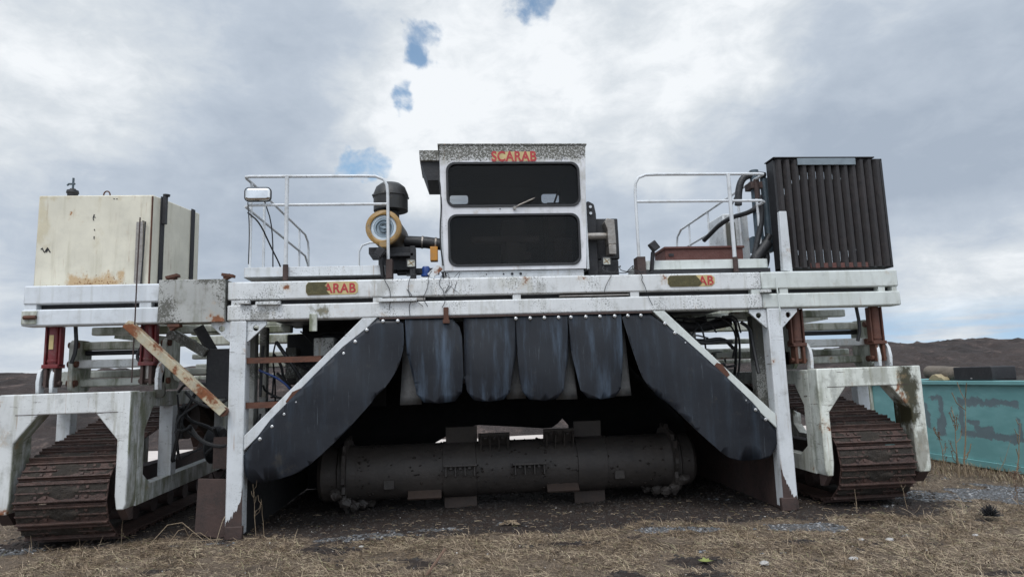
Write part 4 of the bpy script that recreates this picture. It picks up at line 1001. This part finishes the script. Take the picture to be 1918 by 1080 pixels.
MB().lathe([(.0,.055),(.045,.06)], A0+Vector((0,0,0)), AX, 24, False).lathe([(.01,.016),(.045,.016)], A0, AX, 12).bar(A0+Vector((-.035,.01,.01)), A0+Vector((.035,.01,-.01)), .012, .012).build('wing_nut', FILTG, acl)
MB().box(-1.52,-1.43,.20,.30,3.07,3.13).build('clamp_block', OCHRE, acl, .005)
MB().lathe([(0,.19),(.0,.205),(.16,.205),(.17,.215),(.20,.21),(.29,.175),(.335,.12),(.35,.0)], (-1.42,.55,3.58), (0,0,1), 36).build('precleaner_bowl', metal('black_plastic', (.022,.021,.020), (.06,.055,.03), 14, .5, th=(.55,.7)), acl, 0, True)
for a in range(0, 360, 60): child(MB().lathe([(0,.014),(.02,.014)], (-1.42+.205*math.cos(math.radians(a+20)), .55+.205*math.sin(math.radians(a+20)), 3.76), (math.cos(math.radians(a+20)), math.sin(math.radians(a+20)), 0), 8).build('clip', BLACK), acl)
MB().lathe([(0,.10),(.07,.10)], (-1.42,.55,3.50), (0,0,1), 20).build('bowl_neck', BLACK, acl)
MB().tube([(-1.26,.62,3.22),(-1.0,.60,3.20),(-.80,.60,3.17)], .072, 16).build('intake_pipe', HOSE, R, 0, True)
MB().lathe([(0,.078),(.02,.078)], (-1.06,.60,3.205), (1,0,-.08), 18).lathe([(0,.078),(.02,.078)], (-.90,.60,3.185), (1,0,-.08), 18).build('pipe_clamp', SILVER, R)
MB().box(-1.66,-1.14,.35,.75,3.02,3.10).box(-1.56,-1.14,.45,.7,2.84,3.02).box(-1.45,-1.14,.3,.44,2.98,3.02).box(-1.35,-.85,.5,.6,2.80,2.87).box(-1.18,-1.12,.3,.5,2.7,3.1).build('cleaner_bracket', BLACK, R, .006)
MB().box(-.955,-.865,.5,.62,2.96,3.13).build('orange_box', YELLOW, R, .006)
# lamps
def lamp(x, z, y=.1, sc_=1.0, name='work_lamp'):
    b = MB().prism([rrect(x-.052,x+.052,z-.05,z+.05,.012,3), rrect(x-.043,x+.043,z-.041,z+.041,.01,3)], y-.02, y+.045).box(x-.045,x+.045,y+.02,y+.05,z-.043,z+.043).box(x-.015,x+.015,y,y+.04,z-.13,z-.05).box(x-.055,x+.055,y,y+.05,z-.14,z-.125).build(name, BLACK, R, .002)
    MB().box(x-.042,x+.042,y-.008,y+.018,z-.04,z+.04).build('lens', LENS, b)
    for a in range(4): MB().bar((x,y-.012,z), (x+.04*math.cos(a*1.57+.6), y-.012, z+.035*math.sin(a*1.57+.6)), .006, .004, (0,1,0)).build('filament_mark', OCHRE, b)
lamp(-1.155, 2.86); lamp(1.085, 2.845)
for x, z, s in ((-1.50, 2.99, 1), (1.66, 3.01, -1)):
    b = MB().bar((x-.03*-s, .12, z+.05), (x+.035*-s*-1*-1, .12, z-.04), .09, .085, (0,1,0)).bar((x, .16, z-.05), (x+.02*s, .2, 2.72), .04, .04).build('side_lamp', BLACK, R, .01)
MB().box(-1.44,-1.37,.14,.3,2.70,2.92).build('lamp_bracket', RUSTD, R, .004); MB().box(1.46,1.56,.14,.3,2.68,2.9).build('lamp_bracket', RUSTD, R, .004)
bc = MB().lathe([(0,.055),(.025,.055),(.03,.042),(.10,.045),(.115,.035),(.12,0)], (-.995,.2,2.72), (0,0,1), 20).build('beacon', BLUE, R, 0, True)
MB().bar((-.95,.14,2.71), (-.83,.14,2.82), .08, .03, (0,1,0)).box(-1.06,-.94,.12,.22,2.672,2.70).build('plug_box', WHITE, R, .004)
rr = random.Random(21)
for x, z, l in ((-1.14,2.72,.55), (-1.42,2.7,.45), (-.92,2.75,.5), (1.08,2.72,.3), (-.8,2.7,.5), (1.42,2.72,.5), (-1.2,2.55,.3)):
    p = [(x,-.008,z)]
    for k in range(5): p.append((p[-1][0]+rr.uniform(-.06,.06), -.012-.01*rr.random(), p[-1][2]-l/5*rr.uniform(.3,1.2)))
    hose(p, .0035, HOSE, 2)
for x0 in (.95, 1.15, 1.3):
    hose([(x0,.1,2.70), (x0+.1,.06,2.80), (x0+.05,.02,2.72), (x0+.25,.0,2.685), (x0+.4,.02,2.70)], .005, HOSE, 2)
for k in range(5):
    x = -.95+rr.uniform(0,.35); hose([(x,.02,2.68), (x+rr.uniform(-.1,.1),.02,2.76), (x+rr.uniform(-.12,.12),.0,2.62), (x+rr.uniform(-.1,.1),-.01,2.5)], .003, WHITE if k % 3 == 0 else HOSE, 1)
MB().box(-1.45,-1.0,.0,.06,2.425,2.455).build('cable_tray', SILVER, R); MB().box(.5,1.3,.0,.05,2.43,2.445).build('cable_tray', SILVER, R)

# ------------------------------------------------------------------ walkways and handrails
for x0, x1, mt in ((-3.03,-1.44,WHITE), (1.55,3.09,WRIGHT)):
    p = MB().prism(rrect(x0,x1,.20,.95,.06), 2.75, 2.86, 'xy').build('walkway', mt, R, .004)
    MB().box(x0+.05, x1-.05, .95, 3.3, 2.80, 2.84).build('walkway_floor', BLACK, R)
MB().box(1.50,3.1,.21,.9,2.70,2.748).build('walkway_support', BLACK, R)
for s in (-1, 1):
    if s < 0:
        xi, xo = -1.42, -3.03
    else:
        xi, xo = 1.50, 3.12
    q = 1 if s < 0 else -1
    inn = lambda d: xi - q*d
    top = [(xi,.20,2.70),(xi,.20,3.70),(xi-q*.01,.20,3.80),(xi-q*.05,.20,3.87),(xi-q*.14,.20,3.905),(xi-q*.3,.20,3.91),(xo+q*.06,.20,3.91),(xo+q*.01,.215,3.91),(xo,.28,3.91),(xo+q*.01,.5,3.91),(xo+q*.02,3.15,3.90),(xo+q*.02,3.35,3.82),(xo+q*.02,3.4,3.7),(xo+q*.02,3.4,2.84)]
    hr = MB().tube(top, .018, 10).build('handrail', RAILP, R, 0, True)
    MB().tube([(xi,.20,3.575),(xo+q*.06,.20,3.575),(xo,.26,3.575),(xo+q*.01,3.2,3.57),(xo+q*.02,3.36,3.45),(xo+q*.02,3.4,3.3)], .017, 8).build('middle_rail', RAILP, hr, 0, True)
    pxm = -2.555 if s < 0 else 2.66
    MB().tube([(pxm,.185,3.91),(pxm,.185,2.70)], .023, 10).build('rail_post', RAILP, hr, 0, True)
    MB().tube([(pxm,.178,2.88),(pxm,.178,2.70)], .030, 10).tube([(xi,.2,2.9),(xi,.2,2.69)], .027, 10).build('rail_socket', RUSTD, hr)
    for yy in (.42, .95, 2.0, 2.8): MB().tube([(xo+q*.012,yy,3.91),(xo+q*.012,yy,2.82)], .017, 8).build('rail_post', RAILP, hr, 0, True)
    if s < 0:
        mi = MB().prism(rrect(-3.01,-2.725,3.61,3.765,.045), .13, .19).build('mirror', CHROME, hr, .03); tag(mi, 'rectangular chrome backed mirror'); MB().prism(rrect(-3.016,-2.719,3.604,3.771,.05), .15, .175).build('mirror_rim', BLACK, mi)
        hose([(-2.98,.17,3.6),(-2.96,.19,3.3),(-2.97,.21,2.9)], .006)
        hose([(-3.0,.25,3.5),(-3.0,.7,3.5),(-3.0,1.2,3.3),(-2.95,1.5,3.1),(-2.9,1.6,2.85)], .01)
        hose([(-2.98,.8,3.8),(-2.9,.9,3.5),(-2.9,.95,2.85)], .008)
    else:
        hose([(3.1,1.0,3.85),(3.05,1.1,3.7),(3.07,1.15,3.5)], .012)
# short rails beyond the cab on the engine deck
MB().tube([(-2.15,3.0,2.7),(-2.15,3.0,3.58),(-2.10,3.0,3.68),(-1.98,3.0,3.72),(1.9,3.0,3.72),(1.95,3.0,2.7)], .016, 8).tube([(-2.15,3.0,3.25),(1.95,3.0,3.25)], .013, 8).build('handrail', RAILP, R, 0, True)

# ------------------------------------------------------------------ radiator
x0, x1, z0, z1 = 3.265, 4.685, 2.735, 4.11
rad = MB().box(x0,x0+.03,.24,.42,z0,z1).box(x1-.03,x1,.24,.42,z0,z1).box(x0,x1,.24,.42,z1-.02,z1).box(x0,x1,.24,.42,z0,z0+.02).box(x0-.01,x1-.12,.20,.44,z1,z1+.015).build('radiator', BLACK, R, .004)
tag(rad, 'tall black radiator housing with vertical fins and a round fan opening')
cx_, cz_ = 3.90, 3.40
rim = [[(x0+.03,z0+.02),(x1-.03,z0+.02),(x1-.03,z1-.02),(x0+.03,z1-.02)], circ(cx_,cz_,.59,56)]
MB().prism(rim, .36, .375).build('fan_shroud', BLACK, rad)
MB().prism([(cx_-.42,cz_-.40),(cx_-.2,cz_-.42),(cx_,cz_-.40),(cx_+.2,cz_-.43),(cx_+.5,cz_-.40),(cx_+.62,cz_-.1),(cx_+.62,cz_+.5),(cx_+.3,cz_+.49),(cx_,cz_+.50),(cx_-.3,cz_+.485),(cx_-.44,cz_+.3),(cx_-.46,cz_+.08),(cx_-.5,cz_),(cx_-.45,cz_-.1)], .385, .40).build('cooler_core', FIN, rad)
g_ = MB()
for k in range(26): g_.box(cx_-.6, cx_+.6, .43, .434, cz_-.58+k*.046, cz_-.577+k*.046)
for k in range(13): g_.box(cx_-.58+k*.096, cx_-.576+k*.096, .43, .434, cz_-.58, cz_+.58)
g_.build('fan_guard', BLACK, rad)
nf = 13
for k in range(nf):
    xa = x0+.02+(x1-x0-.04)*k/nf; wv_ = (x1-x0-.04)/nf
    MB().add([(xa,.255,z0+.01),(xa+wv_*.30,.215,z0+.01),(xa+wv_*.66,.215,z0+.01),(xa+wv_*.90,.25,z0+.01),(xa,.262,z0+.01),(xa+wv_*.30,.222,z0+.01),(xa+wv_*.66,.222,z0+.01),(xa+wv_*.90,.257,z0+.01)] +
             [(xa,.255,z1-.012),(xa+wv_*.30,.215,z1-.012),(xa+wv_*.66,.215,z1-.012),(xa+wv_*.90,.25,z1-.012),(xa,.262,z1-.012),(xa+wv_*.30,.222,z1-.012),(xa+wv_*.66,.222,z1-.012),(xa+wv_*.90,.257,z1-.012)],
             [(0,1,9,8),(1,2,10,9),(2,3,11,10),(4,12,13,5),(5,13,14,6),(6,14,15,7),(0,8,12,4),(3,7,15,11)]).build('fin', FIN, rad)
MB().box(3.56,4.31,.195,.212,4.02,4.105).build('top_strip', GREYPL, rad, .003)
MB().box(3.62,4.35,.225,.25,2.74,2.80).build('brown_plate', BROWN, rad)
MB().prism([(3.21,2.70),(3.23,3.42),(3.32,3.42),(3.33,2.68)], .12, .18).build('white_post', WHITE, R, .006)
MB().lathe([(0,.055),(.95,.055)], (3.14,.5,3.1), (0,0,1), 18).lathe([(0,.045),(.75,.045)], (3.27,.52,3.2), (0,0,1), 18).box(3.05,3.32,.5,.6,3.0,3.2).build('cooler_pipe', BLUEG, R, .004)
MB().box(3.05,3.20,.42,.6,3.80,3.88).lathe([(0,.03),(.25,.03)], (3.12,.42,3.66), (0,0,1), 12).build('pipe_flange', RUSTD, R)
def fat(pts, r): return MB().tube(pts, r, 12, smooth=2).build('coolant_hose', HOSE, R, 0, True)
fat([(3.28,.5,3.98),(3.10,.5,4.0),(2.98,.5,3.95),(2.92,.5,3.8),(2.90,.5,3.6)], .045)
fat([(3.13,.45,3.6),(3.06,.45,3.5),(2.85,.8,3.5),(2.7,1.2,3.3)], .03)
fat([(3.15,.42,3.7),(3.16,.42,3.4),(3.06,.42,3.1),(2.97,.42,2.75)], .035)
fat([(3.2,.42,3.1),(3.10,.42,2.98),(3.02,.42,2.9),(2.98,.42,2.7)], .07)
fat([(3.25,.45,3.2),(3.16,.45,3.05),(3.2,.45,2.9),(3.1,.45,2.7)], .04)
cb = MB().box(2.90,3.25,1.0,1.5,2.84,3.62).build('white_cabinet', WHITE, R, .02); MB().box(2.93,3.06,.985,1.0,2.9,3.5).build('cabinet_door', WGREY, cb, .01)

# the loose brown box on the right walkway: its own thing
bb = MB().prism([(1.86,.32),(2.83,.32),(2.83,.74),(1.86,.74)], 2.862, 3.015, 'xy').build('metal_chest', BROWN, None, .006)
tag(bb, 'low dark brown metal chest with a lid, on the right hand walkway beside the radiator', 'metal chest')
child(MB().prism([(1.845,.30),(2.845,.30),(2.845,.76),(1.845,.76)], 3.017, 3.045, 'xy').build('lid', BROWN, None, .006), bb)
child(MB().box(1.90,1.96,.308,.318,2.93,2.96).build('handle', BLACK), bb)

# ------------------------------------------------------------------ teal container
def teal():
    m, t, b = new_mat('teal_container_paint'); o = t.node('ShaderNodeTexCoord').outputs['Object']; X, Y, Z = t.sep(o)
    n = t.noise(o, 3.2, 7, .6); nn = t.math('MULTIPLY', t.math('SUBTRACT', t.noise(o, 6, 8, .7), .56), .26)
    base = t.mix(t.ramp(t.noise(t.mapping(o, (1,1.5,5)), 1.5, 5), .35, .7), (.15,.345,.345), (.20,.42,.42))
    base = t.mix(t.math('MULTIPLY', t.ramp(t.noise(t.mapping(o, (1,9,1)), 1, 5), .5, .75), .4), base, (.17,.42,.42))
    # bare grey primer where welded brackets were cut off (their own outline on the panel)
    def boxm(ya, yb, za, zb, e=.05):
        a = t.math('MINIMUM', t.math('SUBTRACT', Y, ya), t.math('SUBTRACT', yb, Y)); c = t.math('MINIMUM', t.math('SUBTRACT', Z, za), t.math('SUBTRACT', zb, Z))
        return t.ramp(t.math('ADD', t.math('MINIMUM', a, c), nn), -.01, .015)
    m_ = 0.0
    for r_ in ((2.30,2.44,.42,1.06), (1.30,2.42,.90,1.04), (1.30,2.44,.42,.56), (1.75,2.15,.42,.64), (1.26,1.38,.42,.8), (2.0,2.35,.62,.72), (2.70,2.85,.45,1.07), (2.75,3.25,.98,1.06), (2.7,2.95,.4,.72), (3.28,3.42,.75,1.05), (3.72,3.86,.50,1.05), (3.4,3.8,.48,.58), (3.45,3.7,.8,1.0), (3.05,3.2,.5,.95)):
        m_ = t.math('MAXIMUM', m_, boxm(*r_))
    col = t.mix(t.math('MULTIPLY', m_, .8), base, t.mix(t.noise(o, 9, 5), (.10,.115,.135), (.17,.185,.21)))
    sc_ = t.ramp(t.noise(t.mapping(o, (1,30,8)), 1, 4, .7), .70, .76); col = t.mix(t.math('MULTIPLY', sc_, .6), col, (.06,.05,.04))
    rn = t.ramp(t.noise(o, 6, 8, .7), .66, .72); col = t.mix(rn, col, (.13,.07,.04))
    t.l.new(col, b.inputs['Base Color']); b.inputs['Roughness'].default_value = .5
    bump(t, b, t.math('ADD', n, t.math('MULTIPLY', m_, -.4)), .3, .01); return m
TEAL = teal()
CT = empty('skip_container', (7.03, 2, 0)); tag(CT, 'long open teal steel skip with patches of bare grey primer, right of the machine', 'skip container')
def ctp(o): o.parent = CT; o.matrix_parent_inverse = Matrix.Translation(Vector((-7.03,-2,0))); return o
ctp(MB().box(7.03,7.08,-1.2,4.62,.12,1.22).box(9.2,9.25,-1.2,4.62,.12,1.22).box(7.08,9.2,4.57,4.62,.12,1.22).box(7.08,9.2,-1.2,-1.15,.12,1.22).box(7.08,9.2,-1.15,4.57,.12,.17).build('body', TEAL, None, .004))
ctp(MB().box(6.98,7.10,-1.22,4.64,1.222,1.285).box(9.18,9.30,-1.22,4.64,1.222,1.285).box(7.10,9.18,4.54,4.64,1.222,1.285).build('rim', TEAL, None, .008))
ctp(MB().box(7.0,7.12,-1.2,4.62,.02,.118).box(9.1,9.22,-1.2,4.62,.02,.118).build('skid', TEAL, None, .006))
ctp(MB().box(6.985,7.028,4.50,4.62,.12,1.22).box(7.0,7.6,4.625,4.70,.1,1.2).build('corner_post', WALG, None, .006))
xs = np.linspace(7.09, 9.17, 40); ys = np.linspace(-1.1, 4.5, 90); X_, Y_ = np.meshgrid(xs, ys, indexing='ij')
fill = grid_mesh('soil_fill', X_, Y_, 1.13+.22*fbm(X_*3, Y_*3, 5), DIRT); ctp(fill)
lg = MB().lathe([(0,.10),(.05,.13),(.5,.125),(.9,.11),(.95,.06)], (7.22,2.50,1.36), (.15,.95,.06), 16).build('log', metal('grey_bark', (.20,.165,.13), (.09,.075,.06), 5, .9, bstr=1), None, 0, True)
tag(lg, 'weathered grey log lying on the soil inside the teal skip', 'log')
ck = MB().prism([(2.64,1.29),(2.68,1.34),(2.75,1.345),(2.83,1.39),(2.90,1.375),(2.97,1.33),(2.99,1.30),(2.90,1.285),(2.78,1.287)], 7.02, 7.14, 'yz').build('wood_chunk', metal('cut_wood', (.48,.40,.24), (.30,.23,.14), 8, .8), None, .01)
tag(ck, 'pale yellowish chunk of split wood on the rim of the teal skip', 'wood chunk')
bk = MB().prism(rrect(1.68,2.42,1.287,1.49,.02), 7.02, 7.40, 'yz').build('black_block', BLACK, None, .01)
tag(bk, 'black rectangular block on the rim of the teal skip', 'block')
child(MB().box(7.012,7.019,2.05,2.08,1.31,1.33).build('notch', BOLTM), bk)

# ------------------------------------------------------------------ weeds
STALK = isl_mat('dry_stalk', [(0,(.16,.11,.07)), (.5,(.26,.19,.12)), (1,(.36,.28,.19))]); HEAD = isl_mat('seed_head', [(0,(.10,.055,.04)), (.5,(.16,.09,.06)), (1,(.24,.16,.10))])
def weed(x, y, h, label, seed, lean=(0,0), nb=5, heads=True, th=.006):
    th *= 1.5 if h > .6 else .8
    r = random.Random(seed); z = float(gz(x, y)[0]); p = [Vector((0,0,0))]
    for k in range(5): p.append(p[-1]+Vector((lean[0]*h/5+r.uniform(-.02,.02)*h, lean[1]*h/5+r.uniform(-.02,.02)*h, h/5)))
    m_ = MB().tube(p, [th, th*.85, th*.7, th*.55, th*.4, th*.3], 5); hd_ = MB()
    for k in range(nb):
        i = r.randint(1, 4); a = r.uniform(0, 6.28); L = h*r.uniform(.12, .32); b0_ = p[i].lerp(p[i+1], r.random())
        e_ = b0_+Vector((math.cos(a)*L*.5, math.sin(a)*L*.3, L*.8)); m_.tube([b0_, b0_.lerp(e_, .5)+Vector((math.cos(a)*L*.12, 0, -.02*h)), e_], th*.5, 4)
        if heads:
            for q in range(14): c_ = e_+Vector((r.gauss(0,.010), r.gauss(0,.010), r.gauss(0,.022))); s_ = r.uniform(.004,.010); hd_.add([c_+Vector((s_,0,0)), c_+Vector((0,s_,0)), c_+Vector((-s_,0,0)), c_+Vector((0,0,s_*1.4))], [(0,1,3),(1,2,3),(2,0,3),(0,2,1)])
    if heads:
        for q in range(50):
            c_ = p[4].lerp(p[5], r.random())+Vector((r.gauss(0,.013), r.gauss(0,.013), 0)); s_ = r.uniform(.004,.012); hd_.add([c_+Vector((s_,0,0)), c_+Vector((0,s_,0)), c_+Vector((-s_,0,0)), c_+Vector((0,0,s_*1.4))], [(0,1,3),(1,2,3),(2,0,3),(0,2,1)])
    o = m_.build('dry_weed', STALK); o.location = (x, y, z-.01); tag(o, label, 'weed', 'dead weeds standing around the machine')
    if heads and hd_.v: child(hd_.build('seed_head', HEAD), o)
    return o
weed(6.38, 1.62, 1.15, 'tall leaning dead weed with a bare curved stem before the teal skip, the tallest there', 1, (.14,0), 5, False, .009)
weed(6.25, 1.58, .85, 'dead weed with a thick brown seed head beside the tallest stem before the teal skip', 2, (.02,0), 8, True, .008)
weed(6.20, 1.75, .62, 'short bushy dead weed at the foot of the tallest stem before the teal skip', 3, (-.05,0), 6, True)
weed(5.80, 2.05, .70, 'dead weed standing close to the outer leg of the right white arch', 4, (.03,0), 6)
weed(5.98, 2.15, .80, 'thin upright dead weed before the teal skip, between the white arch and the tallest stem', 5, (.06,0), 4, False)
weed(6.75, 1.20, .75, 'dead weed leaning right before the teal skip at the right edge of the picture', 6, (.28,0), 4, False, .007)
weed(6.70, 1.45, .50, 'small arching dead weed at the right edge before the teal skip', 7, (.55,0), 3, False)
weed(-4.92, -.05, .42, 'dead weed with a drooping tip in front of the left crawler track', 8, (-.12,0), 4, True, .005)
weed(-4.12, .05, .30, 'short dead weed at the inner edge of the left crawler track', 9, (.05,0), 4, False, .005)
weed(-2.76, -.02, .55, 'branched reddish dead weed right beside the foot of the left post', 10, (-.10,0), 7, False, .005)
weed(-2.68, .0, .40, 'thin dead stem just right of the branched weed at the left post', 14, (-.10,0), 1, False, .004)
weed(3.62, -.22, .26, 'short broken stalk in front of the right crawler track', 11, (.0,0), 2, False, .007)
weed(4.25, -.15, .48, 'thin pale dead weed at the outer corner of the right crawler track', 12, (-.15,0), 5, False, .005)
weed(5.15, -.62, .42, 'feathery reddish dead weed in the grass at the far right', 13, (.05,0), 9, True, .004)
# bent dry stems by the left post
m_ = MB(); rr = random.Random(8)
for a, b, c_ in (((-3.72,-.35,0),(-3.5,-.2,.28),(-3.2,-.25,.05)), ((-3.55,-.3,0),(-3.42,-.2,.20),(-3.38,-.1,.02)), ((-3.1,-.2,.0),(-3.06,-.15,.2),(-3.05,-.1,.24)), ((-3.8,-.3,.02),(-3.6,-.3,.06),(-3.0,-.3,.06)), ((-3.4,-.25,0),(-3.3,-.2,.15),(-3.1,-.2,.0))):
    m_.tube([a, b, c_], .0038, 5, smooth=1)
tag(m_.build('bent_stems', STALK), 'broken dry stems bent over in front of the left post', 'dry stems')
# thick grass fringe along the skip
rs = np.random.RandomState(31); n = 5200
x = rs.uniform(5.0, 7.05, n); y = rs.uniform(.9, 4.4, n); k = (fbm(x*3, y*3, 3) + .9*np.exp(-((x-6.75)/.35)**2) > .75); x, y = x[k], y[k]; n = len(x)
L = rs.uniform(.03, .12, n); a = rs.uniform(0, 6.28, n); tl = rs.uniform(.1, .9, n)
p0 = np.stack([x, y, x*0-.01], -1); p1 = p0+np.stack([np.cos(a)*L*tl*.4, np.sin(a)*L*tl*.4, L*.6], -1); p2 = p0+np.stack([np.cos(a)*L*tl, np.sin(a)*L*tl, L*(1-.4*tl)], -1)
dx = np.array([.003, 0, 0]); co = np.stack([p0-dx, p0+dx, p1-dx*.8, p1+dx*.8, p2-dx*.3, p2+dx*.3], 1).reshape(-1, 3); b = (np.arange(n)*6)[:, None]
tag(np_mesh('grass_fringe', co, np.concatenate([b+np.array([[0,1,3,2]]), b+np.array([[2,3,5,4]])], 0), bpy.data.materials['dry_straw']), 'brown dry grass along the foot of the teal skip', 'grass', kind='stuff')
# a dark tangled tuft, a stick, a green leaf, pale stones
m_ = MB(); rr = random.Random(9)
for k in range(260):
    a, e_ = rr.uniform(0, 6.28), rr.uniform(.1, 1.5); L = rr.uniform(.04, .12); c_ = Vector((4.62,-.86,.02)); d = Vector((math.cos(a)*math.cos(e_), math.sin(a)*math.cos(e_), math.sin(e_)))
    m_.bar(c_+d*.01, c_+d*L, .004, .004, (0.1,.2,1))
tag(m_.build('dark_tuft', BLACK), 'round blackened tuft of grass at the far right', 'tuft')
z = float(gz(-.85,-1.5)[0])
tag(MB().tube([(-.95,-1.7,z), (-.86,-1.5,z+.07), (-.80,-1.38,z+.12)], .012, 6).build('stick', HEAD), 'short brown stick poking out of the grass in the foreground', 'stick')
z = float(gz(-.2,.05)[0]); m_ = MB(); rr = random.Random(3)
for k in range(9): m_.tube([(-.2+rr.uniform(-.1,.1), .02+rr.uniform(-.04,.04), z+.01), (-.14+rr.uniform(-.06,.08), .0, z+.05), (-.08+rr.uniform(-.05,.06), -.03, z+.01)], .005, 5)
tag(m_.build('straw_wisp', STALK), 'small pale wisp of bent straw on the dark soil below the drum', 'straw')
LEAF = plain('green_leaf', (.22,.25,.07), .6); m_ = MB(); z = float(gz(1.32,-1.8)[0])
for k in range(9):
    a = k*.7; L = .05+.012*(k % 3); c_ = Vector((1.32,-1.8,z+.02)); d = Vector((math.cos(a), math.sin(a), .25)); s_ = Vector((-math.sin(a), math.cos(a), 0))
    m_.add([c_, c_+d*L*.5+s_*.018, c_+d*L, c_+d*L*.5-s_*.018], [(0,1,2,3)])
tag(m_.build('green_plant', LEAF), 'small yellow green rosette of leaves in the foreground right of the middle', 'plant')
STONE = plain('pale_stone', (.42,.40,.38), .8)
for k, (x, y, s_, lb) in enumerate(((2.95,-1.35,.022,'white pebble in the grass right of the middle, next to a flatter stone'), (3.2,-1.38,.03,'flat pale stone in the grass right of the middle'), (1.75,-1.95,.035,'pale stone at the lower edge right of the middle'), (-2.55,-1.7,.025,'pale stone at the lower edge on the left'), (-1.62,-.55,.02,'pale pebble on the gravel left of the middle'), (4.05,-1.35,.022,'white pebble in the straw near the right edge'), (-1.05,-1.9,.03,'pale stone beside the brown stick'), (2.5,-1.95,.03,'pale stone at the lower edge on the right'))):
    rr = random.Random(k+50); z = float(gz(x, y)[0]); m_ = MB(); vs = []
    for i in range(4):
        for j in range(7): a = j*.9; r = s_*(.75, 1, .8, .35)[i]*rr.uniform(.8, 1.2); vs.append((r*math.cos(a)*1.3, r*math.sin(a), s_*(0, .3, .6, .8)[i]))
    fs_ = [tuple(range(21, 28))]+[(i*7+j, i*7+(j+1) % 7, (i+1)*7+(j+1) % 7, (i+1)*7+j) for i in range(3) for j in range(7)]
    o = m_.add(vs, fs_).build('pale_stone', STONE); o.location = (x, y, z+.004); tag(o, lb, 'stone', 'pale stones in the grass')
